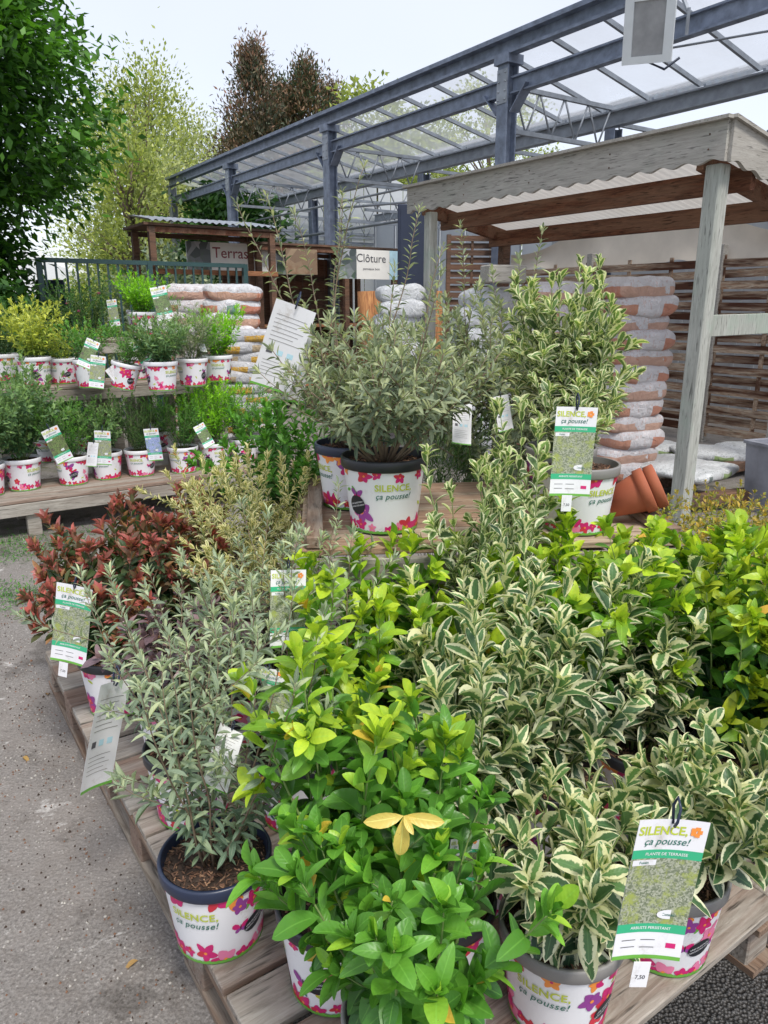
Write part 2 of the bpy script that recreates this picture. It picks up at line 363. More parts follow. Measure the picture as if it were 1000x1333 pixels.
def plant(seed, n=10, h=.45, spread=.16, L0=.05, node=.03, per=2, mat='var', w=.45, shape='obo', fold=.2, curl=.2, bare=.12, branch=2, blen=.35,
          stem='stem_g', sr=.0035, lean=(0, 0), tuft=4, el=(10, 65), long=0, long_h=.3, nseg=4, hvar=.25, base_r=.035, young=1.0, round_=False, longdir=None, whorl=False, spec_stems=None):
    rg = random.Random(seed); nr = np.random.RandomState(seed)
    P = []; D = []; N = []; SC = []; RN = []; AG = []; mb = MB()
    def emit(p, T, az, t, size, top=False):
        ref = Vector((0, 0, 1)) if abs(T.z) < .9 else Vector((1, 0, 0))
        x = T.cross(ref).normalized(); y = T.cross(x)
        for k in range(per):
            a = az + k * 2 * math.pi / per + rg.uniform(-.25, .25); Rr = x * math.cos(a) + y * math.sin(a)
            e = R(el[0] + (el[1] - el[0]) * t ** 1.4 + rg.uniform(-14, 14)) if not top else R(rg.uniform(50, 82))
            d = Rr * math.cos(e) + T * math.sin(e); d.z -= .22 * (1 - t); d.normalize()
            nn = T * math.cos(e) - Rr * math.sin(e) + Vector((rg.uniform(-.3, .3), rg.uniform(-.3, .3), rg.uniform(0, .35)))
            P.append(p + Rr * .003); D.append(d); N.append(nn); SC.append(size * rg.uniform(.55, 1.18)); RN.append(rg.random()); AG.append(min(1, t * young * rg.uniform(.9, 1.08)))
    def shoot(b, dirv, length, t0, r0, lv, up=.6, bare_=.1, lscale=1):
        k = max(4, int(length / .05)); p = Vector(b); d = Vector(dirv).normalized(); pts = [p.copy()]
        for i in range(k):
            d = (d + Vector((rg.gauss(0, .07), rg.gauss(0, .07), up * .16))).normalized(); p = p + d * (length / k); pts.append(p.copy())
        mb.tube(pts, [max(.0008, r0 * (1 - .75 * i / k)) for i in range(k + 1)], 5, 0)
        nn = max(2, int(length * (1 - bare_) / node)); az = rg.uniform(0, 6)
        for j in range(nn):
            q = bare_ + (1 - bare_) * (j + rg.uniform(-.2, .2)) / nn; q = min(.995, max(0, q)); f_ = q * k; i = min(k - 1, int(f_)); pp = pts[i].lerp(pts[i + 1], f_ - i); T = (pts[i + 1] - pts[i]).normalized()
            t = t0 + (1 - t0) * q; sz = L0 * lscale * (1.0 - .30 * q ** 3) * (.75 + .25 * min(1, q * 4))
            emit(pp, T, az, t, sz); az += (math.pi / 2 if per == 2 else 2.4) + rg.uniform(-.25, .25)
        T = (pts[-1] - pts[-2]).normalized()
        for j in range(tuft):
            emit(pts[-1] - T * .006 * j, T, az, 1.0, L0 * lscale * rg.uniform(.5, .82), top=(j < max(1, tuft // 2))); az += math.pi / 2 + .2
        if lv < 1:
            for j in range(branch):
                q = rg.uniform(max(.15, bare_), .8); i = int(q * k); az2 = rg.uniform(0, 6.28)
                out = Vector((math.cos(az2), math.sin(az2), 0)) * .75 + (pts[i] - Vector((0, 0, pts[i].z))) * 3 + Vector((0, 0, .55))
                shoot(pts[i], out, length * blen * rg.uniform(.6, 1.2), t0 + (1 - t0) * q * .8, r0 * .55, lv + 1, up, .1, lscale)
    for s_ in range(n):
        a = 2 * math.pi * (s_ * .382 + rg.uniform(-.05, .05)); rr = math.sqrt((s_ + .5) / n)
        b = Vector((math.cos(a) * base_r * rr, math.sin(a) * base_r * rr, 0))
        hh = h * rg.uniform(1 - hvar, 1) * (1 - .28 * rr ** 2 if round_ else 1)
        tgt = Vector((math.cos(a) * spread * rr + lean[0], math.sin(a) * spread * rr + lean[1], hh)); ln = tgt.length
        dd = tgt.normalized(); dd = Vector((dd.x * 1.35, dd.y * 1.35, dd.z))
        shoot(b, dd, ln, .05, sr, 0, .5, bare)
    for s_ in range(long):
        a = rg.uniform(0, 6.28) if longdir is None else longdir[s_ % len(longdir)]
        dd = Vector((math.cos(a) * .35, math.sin(a) * .35, 1)); br = branch
        P0 = len(P); shoot((math.cos(a) * .02, math.sin(a) * .02, 0), dd, (h + long_h) * rg.uniform(.85, 1), .2, sr, 2, .3, .25, .85)
    tpls = [leaf_tpl(nseg, w * q, shape, fold * f_, curl * c_, .04, i) for i, (q, f_, c_) in enumerate([(1, 1, 1), (.82, 1.7, .3), (1.12, .5, 2.0), (.95, 1.3, -.7), (.9, .9, 2.8), (1.05, 2.2, .8)])]
    lm = scatter('foliage', tpls, P, D, N, SC, RN, AG, L[mat], nr.randint(0, 6, len(P)))
    return lm, mb.mesh('stems', M[stem])

# ------------------------------------------------------------ lettering
def text_mesh(s, size, bold=0.0, shear=0.0, space=1.0):
    cu = bpy.data.curves.new('letters', 'FONT'); cu.body = s; cu.size = size; cu.offset = bold * size; cu.shear = shear; cu.space_character = space; cu.resolution_u = 3
    cu.align_x = 'CENTER'; cu.align_y = 'CENTER'
    o = bpy.data.objects.new('letters', cu); COL.objects.link(o); bpy.context.view_layer.update()
    dg = bpy.context.evaluated_depsgraph_get(); me = bpy.data.meshes.new_from_object(o.evaluated_get(dg))
    vs = [tuple(v.co) for v in me.vertices]; fs = [tuple(p.vertices) for p in me.polygons]
    bpy.data.objects.remove(o); bpy.data.meshes.remove(me); bpy.data.curves.remove(cu)
    return vs, fs
TX = {}
def txt(s, size, bold=0, shear=0, space=1.0):
    k = (s, size, bold, shear, space)
    if k not in TX: TX[k] = text_mesh(*k)
    return TX[k]
# ------------------------------------------------------------ pots
PR, PB, PH = .125, .094, .215       # rim radius, base radius, height
SLM = ['white', 'magenta', 'red', 'pink', 'orange', 'purple', 'lime', 'leafgreen', 'deepgreen', 'skyink', 'black']
def rad(z): return PB + (PR - .006 - PB) * z / PH
def sleeve(seed, magenta_heavy=False):
    rg = random.Random(seed); mb = MB()
    z0, z1 = .004, PH - .028
    n = 48; prof = [(rad(z0) + .0010, z0), (rad(z1) + .0010, z1)]
    mb.lathe(prof, n, 0)
    def wrap(x, y, off): z = max(z0, min(z1, y)); r = rad(z) + off; a = x / .112; return (r * math.cos(a), r * math.sin(a), z)
    def ell(cx, cy, a, b, rot, m, off, n_=10, pt=0):
        vs = [wrap(cx, cy, off)]; fs = []
        for ring in (.5, 1):
            for k in range(n_):
                t = 2 * math.pi * k / n_; x = a * math.cos(t) * ring; y = b * math.sin(t) * ring * (1 + pt * math.cos(t))
                vs.append(wrap(cx + x * math.cos(rot) - y * math.sin(rot), cy + x * math.sin(rot) + y * math.cos(rot), off))
        for k in range(n_):
            fs.append((0, 1 + k, 1 + (k + 1) % n_)); fs.append((1 + k, 1 + n_ + k, 1 + n_ + (k + 1) % n_, 1 + (k + 1) % n_))
        mb.add(vs, fs, m, True)
    def flower(cx, cy, r, m, k=5):
        a0 = rg.uniform(0, 6)
        for i in range(k):
            a = a0 + i * 2 * math.pi / k; q_ = rg.uniform(.75, 1.25); ell(cx + math.cos(a) * r * .52 * q_, cy + math.sin(a) * r * .52 * q_, r * .52 * q_, r * .38 * rg.uniform(.8, 1.2), a + rg.uniform(-.2, .2), m if rg.random() < .8 else (2 if m == 1 else 1), .0019 + .00012 * i, 9, -.35)
        ell(cx, cy, r * .16, r * .16, 0, 4 if m != 4 else 1, .0027, 8)
    def butterfly(cx, cy, r, m):
        for s_ in (-1, 1):
            ell(cx + s_ * r * .5, cy + r * .25, r * .6, r * .34, s_ * .7, m, .0020, 8, -.3); ell(cx + s_ * r * .35, cy - r * .3, r * .36, r * .26, -s_ * .6, 1 if m != 1 else 5, .0022, 8)
        ell(cx, cy, r * .07, r * .5, 0, 10, .0026, 6)
    C_ = 2 * math.pi * .112
    for rep in range(2):
        x0 = rep * C_ / 2
        ms = [(1, 3), (1, 5), (2, 4), (1, 2)]
        for k in range(6):      # top flowers
            x = x0 + C_ / 2 * (k + rg.uniform(.1, .9)) / 6; flower(x, z1 - rg.uniform(.002, .018), rg.uniform(.014, .030), rg.choice([1, 1, 3, 4, 4, 2]))
        for k in range(9):      # bottom flowers
            x = x0 + C_ / 2 * (k + rg.uniform(.2, .8)) / 9; flower(x, rg.uniform(.012, .036), rg.uniform(.014, .033), rg.choice([1, 1, 2, 3]))
        for k in range(5):
            x = x0 + rg.uniform(.085, .26); y = rg.uniform(.05, z1 - .03)
            (butterfly if rg.random() < .4 else flower)(x, y, rg.uniform(.018, .038), rg.choice([1, 2, 3, 5, 1]))
        for k in range(4):
            x = x0 + rg.uniform(.085, .27); ell(x, rg.uniform(.04, .15), .012, .005, rg.uniform(0, 3), rg.choice([7, 8, 6]), .0017, 8)
        for (s_, sz, yy, m, b, sh) in (('SILENCE,', .0265, .140, 6, .02, 0), ('ça pousse!', .0235, .116, 8, .008, .25)):
            vs, fs = txt(s_, sz, b, sh, 1.05)
            mb.add([wrap(x0 + x, yy + y, .0032) for x, y, z in vs], fs, m)
        bx = x0 + (.14 if seed % 2 else -.115)
        ell(bx, .085, .030, .021 if seed % 2 else .028, .3, 10, .0034, 16)
        for (s_, yy) in (('UNE QUESTION ?', .091), ('CONTACTEZ-NOUS', .082)):
            vs, fs = txt(s_, .0062, .01, 0, 1.0)
            mb.add([wrap(bx + x, yy + y + x * .3, .0042) for x, y, z in vs], fs, 0)
    k = 60
    for i in range(k):          # green grass along the foot
        x = C_ * i / k; ell(x, .006, C_ / k * .8, .005 + rg.random() * .004, 0, 7, .0030 + (i % 2) * .0003, 8)
    return mb.mesh('printed_sleeve', [M[q] for q in SLM])
SLEEVES = [sleeve(3), sleeve(8), sleeve(15)]
def pot_meshes():
    out = {}
    for nm in ('black', 'grey_pl', 'dark_blue', 'white'):
        b = MB(); b.lathe([(.0, .0), (PB, 0), (rad(PH - .03), PH - .03)], 48); b.lathe([(rad(PH) - .003, PH), (rad(PH - .06) - .006, PH - .06), (PB - .01, .03)], 48)
        body = b.mesh('pot_body', M[nm])
        r_ = MB(); rr = PR; r_.lathe([(rad(PH - .034) + .0005, PH - .031), (rr - .003, PH - .0305), (rr - .001, PH - .027), (rr, PH - .004), (rr - .002, PH), (rr - .007, PH + .0005), (rr - .0095, PH - .003), (rad(PH) - .0035, PH - .012)], 56)
        out[nm] = (body, r_.mesh('rim', M[nm]))
    return out
POTS = pot_meshes()
def soil_mesh(seed):
    rg = random.Random(seed); b = MB(); rr = rad(PH) - .004; zz = PH - .024
    n = 22; vs = [(0, 0, zz + .004)]; fs = []
    for i in range(1, 6):
        for k in range(n): a = 2 * math.pi * k / n; q = rr * i / 5; vs.append((q * math.cos(a), q * math.sin(a), zz + rg.uniform(-.003, .004)))
    for k in range(n): fs.append((0, 1 + k, 1 + (k + 1) % n))
    for i in range(4):
        for k in range(n): a = 1 + i * n + k; c = 1 + i * n + (k + 1) % n; fs.append((a, a + n, c + n, c))
    b.add(vs, fs, 0, True)
    for i in range(650):
        a = rg.uniform(0, 6.28); q = (rr - .006) * math.sqrt(rg.random()); l_ = rg.uniform(.005, .019)
        Mx = Matrix.Translation((q * math.cos(a), q * math.sin(a), zz + rg.uniform(.001, .007))) @ Euler((rg.uniform(-.5, .5), rg.uniform(-.5, .5), rg.uniform(0, 6.28))).to_matrix().to_4x4()
        b.box((0, 0, 0), (l_, rg.uniform(.0012, .0038), rg.uniform(.001, .0025)), Mx, rg.choice([0, 0, 1, 1, 1, 2, 2, 3]))
    return b.mesh('bark_mulch', [M['soil'], M['chip1'], M['chip2'], M['chip3']])
M['soil'] = plain('dark_soil', (.05, .033, .024), .95, var=.4, sc=60)
M['chip1'] = plain('chip_dark', (.10, .055, .036), .9, var=.4, sc=40)
M['chip2'] = plain('chip_mid', (.19, .10, .06), .9, var=.4, sc=40)
M['chip3'] = plain('chip_pale', (.34, .20, .12), .9, var=.3, sc=40)
SOILS = [soil_mesh(1), soil_mesh(2)]
NP = [0]
def potted(label, loc, mat, rz=0, rim='black', sc=1.0, cat='potted shrub', group=None, fol=None, seed=None, tilt=(0, 0), sl=None, foliage_mesh=None, **kw):
    NP[0] += 1; seed = seed or NP[0] * 7 + 1
    o = empty('potted_shrub', loc, (tilt[0], tilt[1], rz), label, cat, group); o.scale = (sc,) * 3
    b, r_ = POTS[rim]
    pb = link('pot', b, o); link('rim', r_, pb); link('printed_sleeve', SLEEVES[NP[0] % 3 if sl is None else sl], pb)
    link('bark_mulch', SOILS[NP[0] % 2], o)
    lm, sm = foliage_mesh or plant(seed, mat=mat, **kw)
    link('stems', sm, o, (0, 0, PH - .022)); link('foliage', lm, o, (0, 0, PH - .022))
    return o
# ------------------------------------------------------------ plant tags
def tag_mesh(seed, photo='ph_grey', back=False):
    w, h = .104, .225; b = MB(); ms = ['white', 'tagreen', photo, 'lime', 'deepgreen', 'orange', 'leafgreen', 'greytext', 'skyink', 'magenta', 'grey_pl']
    # rounded card with slight bow
    nx, nz = 6, 10; bow = lambda x, z: .006 * math.cos(x / w * 3) - .004 * math.sin(z / h * 2.4)
    for side, off in ((1, 0), (-1, .0008)):
        vs = []; fs = []
        for j in range(nz + 1):
            for i in range(nx + 1):
                x = -w / 2 + w * i / nx; z = -h * j / nz
                vs.append((x, off + bow(x, z), z))
        for j in range(nz):
            for i in range(nx):
                a = j * (nx + 1) + i; q = (a, a + 1, a + nx + 2, a + nx + 1); fs.append(q if side < 0 else q[::-1])
        b.add(vs, fs, 0, True)
    def rect(x0, x1, z0, z1, m, off, side=1, tilt=0):
        k = 6; vs = []; fs = []
        for i in range(k + 1):
            x = x0 + (x1 - x0) * i / k
            for j in range(4): z = z0 + (z1 - z0) * j / 3; zz = z + tilt * x; vs.append((x, bow(x, zz) - off * side + (0 if side > 0 else .0008), zz))
        for i in range(k):
            for j in range(3): a = i * 4 + j; q = (a, a + 1, a + 5, a + 4); fs.append(q if side < 0 else q[::-1])
        b.add(vs, fs, m, True)
    def letters(s_, size, cx, cz, m, bold=0, shear=0, off=.0009, side=1):
        vs, fs = txt(s_, size, bold, shear, 1.0)
        b.add([((cx + x) if side > 0 else -(cx + x), bow(cx + x, cz + y) - off * side + (0 if side > 0 else .0008), cz + y) for x, y, z in vs], fs, m)
    if not back:
        rect(-w / 2, w / 2, -.062, -.048, 1, .0004); letters('PLANTE DE TERRASSE', .0065, 0, -.055, 0, .01)
        rect(-w / 2, w / 2, -.168, -.062, 2, .0004); rect(-w / 2, w / 2, -.182, -.168, 1, .0005)
        letters('ARBUSTE PERSISTANT', .0062, 0, -.175, 0, .01)
        rect(-w / 2 + .003, -w / 2 + .040, -.073, -.064, 0, .0008); letters('Fusain', .006, -w / 2 + .021, -.0685, 4, .01, off=.0012)
        rect(-w / 2, w / 2, -.225, -.219, 6, .0005)
        letters('SILENCE,', .019, -.012, -.018, 3, .02); letters('ça pousse!', .016, -.004, -.035, 4, .004, .25)
        for k in range(5):
            a = k * 1.257; rect(.036 + .005 * math.cos(a) - .0035, .036 + .005 * math.cos(a) + .0035, -.017 + .005 * math.sin(a) - .003, -.017 + .005 * math.sin(a) + .003, 5, .0006 + k * .0002)
        vs = [(.022 + .017 * math.cos(t * math.pi / 8), bow(.022, -.15) - .0011, -.152 + .0075 * math.sin(t * math.pi / 8)) for t in range(16)]; b.add(vs, [tuple(range(16))], 0)
        letters('Conseil', .0062, .022, -.152, 4, .01, off=.0018)
        for (x, z) in ((-.03, -.194), (.0, -.194), (-.03, -.205), (.0, -.206)): rect(x - .011, x + .011, z - .0012, z, 7, .0006)
        rect(.028, .042, -.206, -.198, 9, .0006)
    else:
        for k in range(7): rect(-w / 2 + .012, w / 2 - .012 - (k % 3) * .01, -.035 - k * .011, -.0338 - k * .011, 10, .0006)
        for k in range(3): rect(-w / 2 + .014 + k * .027, -w / 2 + .030 + k * .027, -.135, -.122, 8 if k else 7, .0006)
        for k in range(5): rect(-w / 2 + .012, w / 2 - .02 - (k % 2) * .014, -.155 - k * .009, -.1540 - k * .009, 10, .0006)
        rect(-w / 2, w / 2, -.225, -.219, 6, .0005)
    return b.mesh('tag_card', [M[q] for q in ms])
TAGS = {k: tag_mesh(1, k) for k in ('ph_grey', 'ph_green', 'ph_blue')}; TAGS['back'] = tag_mesh(2, 'ph_grey', True)
b = MB(); b.tube([(0, .001, -.008), (0, -.004, .002), (.002, -.002, .022), (0, .006, .034), (-.002, .010, .02), (0, .006, -.006)], .0021, 6); LOOP = b.mesh('loop', M['dark_blue'])
b = MB(); b.box((0, 0, -.02), (.026, .0006, .042)); vs, fs = txt('7,50', .009, .01)
b.add([(x, -.0009, -.024 + y) for x, y, z in vs], fs, 1); PRICE = b.mesh('price_sticker', [M['white'], M['greytext']])
def hang_tag(label, px, py, dist, rot=(0, 0, 0), kind='ph_grey', s=1.0, price=False, group='care tags on the potted plants'):
    r = ray(px, py); p = Vector((0, 0, H)) + r.normalized() * dist
    o = empty('care_tag', p, (R(rot[0]), R(rot[1]), R(rot[2])), label, 'plant tag', group); o.scale = (s,) * 3
    link('card', TAGS[kind], o); link('loop', LOOP, o)
    if price: link('price_sticker', PRICE, o, (-.008, -.003, -.222))
    return o
# ============================================================ SETTING
def ground_mat():
    t = NT('worn_asphalt'); v = t.coord('Object')
    n1 = t.noise(v, 120, 5, .75); n2 = t.noise(v, 1.3, 6, .6); vo = t.vor(v, 85); n3 = t.noise(v, 9, 6, .7); n4 = t.noise(v, .5, 4)
    col = t.mix(t.map(n1, .35, .68), (.135, .123, .112), (.34, .315, .29))
    col = t.mix(t.map(n3, .48, .72, 0, .55), col, (.15, .125, .105))
    col = t.mix(t.map(n2, .50, .66, 0, .6), col, (.30, .27, .245))
    col = t.mix(t.math('MULTIPLY', t.map(vo, .0, .34, .8, 0), t.map(t.noise(v, 50, 2), .45, .6)), col, (.55, .52, .48))
    wht = t.math('MULTIPLY', t.map(t.noise(v, 4.2, 8, .75, .6), .60, .66), .7); col = t.mix(wht, col, (.62, .60, .57))
    dk = t.math('MULTIPLY', t.map(t.noise(v, 2.7, 8, .75), .55, .62), t.map(vo, .1, .4, 1, .5)); col = t.mix(t.math('MULTIPLY', dk, .85), col, (.035, .028, .022))
    col = t.mix(t.math('MULTIPLY', t.map(n4, .56, .70), t.map(n3, .45, .6)), col, (.10, .11, .05))
    h = t.math('ADD', t.math('MULTIPLY', vo, -.6), n1)
    return t.bsdf(col, .82, bump=h, bs=.7, bd=.008, spec=.35)
b = MB(); g = 300
b.add([(-g, -g, 0), (g, -g, 0), (g, g, 0), (-g, g, 0)], [(0, 1, 2, 3)]); tag(b.build('ground', ground_mat()), kind='structure')
t = NT('dark_tarmac'); v = t.coord('Object'); vo = t.vor(v, 120); n = t.noise(v, 150, 4, .75); ns_ = t.noise(v, 6, 5)
c = t.mix(t.map(vo, 0, .6), (.13, .12, .11), (.016, .016, .016)); c = t.mix(t.map(n, .5, .7, 0, .5), c, (.26, .25, .24)); c = t.mix(t.map(ns_, .55, .7, 0, .6), c, (.05, .045, .04))
tm = t.bsdf(c, .55, bump=vo, bs=.9, bd=.01)
b = MB(); rg = random.Random(4); P0 = Vector((-.2, .3, .004)); pts = []
for q in (uv(-.6, .35, .004), uv(-.6, 3.5, .004), uv(3.2, 3.6, .004), uv(3.0, 1.0, .004), uv(.35, .9, .004)): pts.append(q)
b.add(pts, [tuple(range(5))]); tag(b.build('tarmac', tm), kind='structure')
# weeds and moss at the foot of the bench
def tuft_strip(name, spots, n, mat, Ls=.03, hh=.03, spread=.12, seed=1, w=.25, shape='lan'):
    r = np.random.RandomState(seed); k = r.randint(0, len(spots), n); P = np.array([list(spots[i]) for i in k]) + np.c_[r.normal(0, spread, n), r.normal(0, spread, n), r.rand(n) * hh]
    D = np.c_[r.normal(0, 1, n), r.normal(0, 1, n), .3 + r.rand(n) * 1.2]; N = np.c_[r.normal(0, .5, n), r.normal(0, .5, n), np.ones(n)]
    return link(name, scatter(name, [leaf_tpl(3, w, shape)], P, D, N, Ls * (.5 + r.rand(n)), r.rand(n), r.rand(n), L[mat]))
sp = [atz(x, y, 0) for x, y in ((5, 705), (30, 708), (60, 716), (10, 725), (4, 770), (25, 780), (50, 775), (95, 700))]
tag(tuft_strip('moss', sp, 2600, 'green', .018, .012, .10, 3), kind='stuff')

# ---------------------------------------------------------------- greenhouse canopy
gh = empty('greenhouse_canopy', uv(7.2, 6.6), 0, 'open blue-grey steel greenhouse canopy with clear sloping roof behind the wooden shelter', 'greenhouse')
gh_i = Matrix.Translation(-uv(7.2, 6.6))
def ghb(name, mb, m, parent=None):
    mb.v = [tuple(gh_i @ Vector(q)) for q in mb.v]; return mb.build(name, m, parent or gh)
CU = [-.95, 3.1, 7.2, 11.35, 15.4]; GV, VV_, RV = 6.6, 8.5, 12.5; GZ = 4.42
for u_ in CU:
    b = MB(); b.ibar(uv(u_, GV, 0), uv(u_, GV, 4.31), .17, .17, .02, up=V); b.box((0, 0, 0), (.34, .34, .02), Matrix.Translation(uv(u_, GV, .03)) @ Matrix.Rotation(RZU, 4, 'Z'))
    b.bar(uv(u_ - .12, GV, 3.72), uv(u_ - .36, GV, 3.98), .012, .14, up=V); b.bar(uv(u_ + .12, GV, 3.72), uv(u_ + .36, GV, 3.98), .012, .14, up=V)
    b.box((0, 0, 0), (.24, .24, .1), Matrix.Translation(uv(u_, GV, 4.28)) @ Matrix.Rotation(RZU, 4, 'Z'))
    ghb('column', b, M['steel'])
    b = MB()
    for dz_ in (3.86, 3.95, 4.05, 4.14):
        for du in (-.055, .055): b.tube([uv(u_ + du, GV - .088, dz_), uv(u_ + du, GV - .104, dz_)], .011, 6)
    b.bar(uv(u_ - .085, GV - .09, 4.0), uv(u_ + .085, GV - .09, 4.0), .008, .36); ghb('bolted_plate', b, M['steel_l'])
    b = MB(); b.ibar(uv(u_, VV_, 0), uv(u_, VV_, 3.78), .16, .16, .015, up=V); ghb('column', b, M['steel'])
b = MB(); b.ibar(uv(19, GV, 0), uv(19, GV, 4.31), .16, .16, .02, up=V); ghb('column', b, M['steel_l'])
b = MB(); b.bar(uv(-3, GV, 4.42), uv(19.1, GV, 4.42), .07, .18); b.bar(uv(-3, GV - .07, 4.50), uv(19.1, GV - .07, 4.50), .12, .05); b.bar(uv(-3, GV - .05, 4.33), uv(19.1, GV - .05, 4.33), .12, .03); ghb('gutter_beam', b, M['steel'])
b = MB()
for a_, c_ in zip(CU, CU[1:] + [19]):
    b.ibar(uv(a_ + .1, GV, 4.0), uv(c_ - .1, GV, 4.0), .10, .18, .02)
ghb('tie_beam', b, M['steel'])
b = MB(); b.ibar(uv(-3, VV_, 3.9), uv(19, VV_, 3.9), .14, .19, .02); ghb('valley_beam', b, M['steel_l'])
b = MB(); b.ibar(uv(-3, RV, 3.95), uv(19, RV, 3.95), .14, .2, .02); ghb('valley_beam', b, M['steel_l'])
def truss(u_, v0, v1, z0, z1, n, m):
    b = MB(); b.bar(uv(u_, v0, z1), uv(u_, v1, z1), .05, .05); b.bar(uv(u_, v0, z0), uv(u_, v1, z0), .05, .05)
    for i in range(n):
        a_ = v0 + (v1 - v0) * i / n; m_ = v0 + (v1 - v0) * (i + .5) / n; c_ = v0 + (v1 - v0) * (i + 1) / n
        b.tube([uv(u_, a_, z1), uv(u_, m_, z0)], .013, 5); b.tube([uv(u_, m_, z0), uv(u_, c_, z1)], .013, 5)
    ghb('truss', b, m)
for u_ in CU:
    truss(u_, GV + .1, VV_ - .08, 3.55, 4.02, 4, M['steel_l'])
for u_ in (3.1, 5.1, 7.2, 9.3, 11.35, 13.4, 15.4, 18.9):
    truss(u_, VV_ + .08, RV - .1, 3.4, 3.85, 7, M['steel_l'])
for k in range(30):
    u_ = -2.7 + k * .72
    b = MB(); b.bar(uv(u_, GV + .05, 4.42), uv(u_, VV_ - .05, 4.03), .035, .05); ghb('glazing_bar', b, M['steel_l'])
    b = MB(); b.bar(uv(u_, VV_ + .05, 4.03), uv(u_, RV, 5.3), .035, .05); ghb('glazing_bar', b, M['steel_l'])
t = NT('dusty_clear_sheet'); v = t.coord('Object'); n = t.noise(v, 1.1, 6, .65); n2 = t.vor(v, 5)
al = t.math('ADD', t.map(n, .35, .7, .34, .62), t.map(n2, .0, .05, .3, 0)); glass = t.bsdf((.56, .58, .60), .35, trans=.55, alpha=al)
b = MB()
def sheet(u0, u1, va, za, vb, zb):
    b.add([uv(u0, va, za), uv(u1, va, za), uv(u1, vb, zb), uv(u0, vb, zb)], [(0, 1, 2, 3)])
sheet(-3, 19, GV + .04, 4.46, VV_ - .02, 4.07); sheet(-3, 19, VV_ + .03, 4.07, RV, 5.34)
ghb('roof_sheet', b, glass)
t = NT('milky_wall_sheet'); v = t.coord('Object'); n = t.noise(v, 1.2, 5); milky = t.bsdf(t.mix(n, (.62, .66, .70), (.78, .80, .82)), .4, trans=.4)
b = MB()
for k in range(13):
    b.bar(uv(6.0 + k, RV + .02, 1.9), uv(6.96 + k, RV + .02, 1.9), .01, 3.8)
ghb('wall_panel', b, milky)
b = MB()
for k in range(14): b.bar(uv(5.98 + k, RV - .02, 0), uv(5.98 + k, RV - .02, 3.9), .04, .05)
ghb('wall_post', b, M['steel_l'])
b = MB()
for k in range(9):
    v0 = VV_ + .15 + k * .44; v1 = v0 + .42; zt = 3.95 + (v0 - VV_) * .33
    b.add([uv(19.05, v0, 0), uv(19.05, v1, 0), uv(19.05, v1, zt + .14), uv(19.05, v0, zt)], [(0, 1, 2, 3)])
    v0 += 4; v1 += 4; zt = 5.3 - (v0 - RV) * .33; b.add([uv(19.05, v0, 0), uv(19.05, v1, 0), uv(19.05, v1, zt - .14), uv(19.05, v0, zt)], [(0, 1, 2, 3)])
ghb('end_wall', b, milky)
b = MB()
for z_ in (3.5, 3.25, 2.95): b.bar(uv(19, GV, z_), uv(19, RV, z_), .06, .07)
for k in range(5): b.bar(uv(19, GV + 1 + k, 0), uv(19, GV + 1 + k, 3.5), .05, .05)
ghb('end_rail', b, M['steel_l'])
b = MB(); b.tube([uv(11.35, GV + .1, 3.1), uv(7.2, 8.5, 3.1)], .02, 6); b.tube([uv(16, 8.4, 3.05), uv(4.2, 8.4, 3.05)], .03, 6); b.tube([uv(16, 7.4, 3.35), uv(8, 7.4, 3.35)], .02, 6)
ghb('pipe', b, M['steel_l'])
b = MB(); b.tube([uv(4.2, GV, 4.3), uv(3.1, VV_, 3.75)], .012, 5); b.tube([uv(7.2, GV + .1, 4.15), uv(4, 7.6, 4.02), uv(1, 7.9, 4.0)], .012, 5); ghb('brace_rod', b, M['steel_l'])
# floodlight under the gutter
fp = aty(852, 36, 7.45); fl = empty('floodlight', fp, (R(16), R(5), R(-36)), 'large white floodlight fixed under the gutter beam above the wooden shelter', 'floodlight')
b = MB()
w_, h_, d_ = .44, .53, .26
fr = [(-w_ / 2, -d_ / 2, -h_ / 2), (w_ / 2, -d_ / 2, -h_ / 2), (w_ / 2, -d_ / 2, h_ / 2), (-w_ / 2, -d_ / 2, h_ / 2)]
bk = [(x * .55, d_ / 2, z * .62) for x, y, z in fr]; b.add(fr + bk, [(0, 1, 2, 3), (4, 7, 6, 5), (0, 4, 5, 1), (1, 5, 6, 2), (2, 6, 7, 3), (3, 7, 4, 0)]); b.build('housing', M['white_l'], fl)
b = MB()
for (x, z, a_, c_) in ((0, h_ / 2 - .03, w_, .06), (0, -h_ / 2 + .03, w_, .06), (-w_ / 2 + .04, 0, .08, h_ - .12), (w_ / 2 - .04, 0, .08, h_ - .12)): b.box((x, -d_ / 2 - .012, z), (a_, .022, c_))
b.build('frame', M['white_l'], fl)
b = MB(); b.box((0, -d_ / 2 - .006, 0), (w_ - .16, .008, h_ - .12)); tg = NT('lamp_glass'); tv = tg.coord(); b.build('glass', tg.bsdf(tg.mix(tg.noise(tv, 7, 4), (.16, .17, .18), (.42, .43, .44)), .15), fl)
b = MB(); b.box((.27, .05, .02), (.015, .05, .20)); b.bar((.262, .05, .1), (.13, .13, .30), .03, .02); b.build('bracket', M['steel_l'], fl)
b = MB(); b.tube([(.0, .13, -.15), (-.05, .1, -.27), (.08, .12, -.33), (.2, .15, -.25)], .012, 6); b.build('cable', M['navy'], fl)

# ---------------------------------------------------------------- wooden shelter
s0 = Vector((2.2, 5.3, 0)); sh = empty('wooden_shelter', s0, RZU, 'weathered grey wooden lean-to shelter with scalloped fascia and green-stained post', 'shelter')
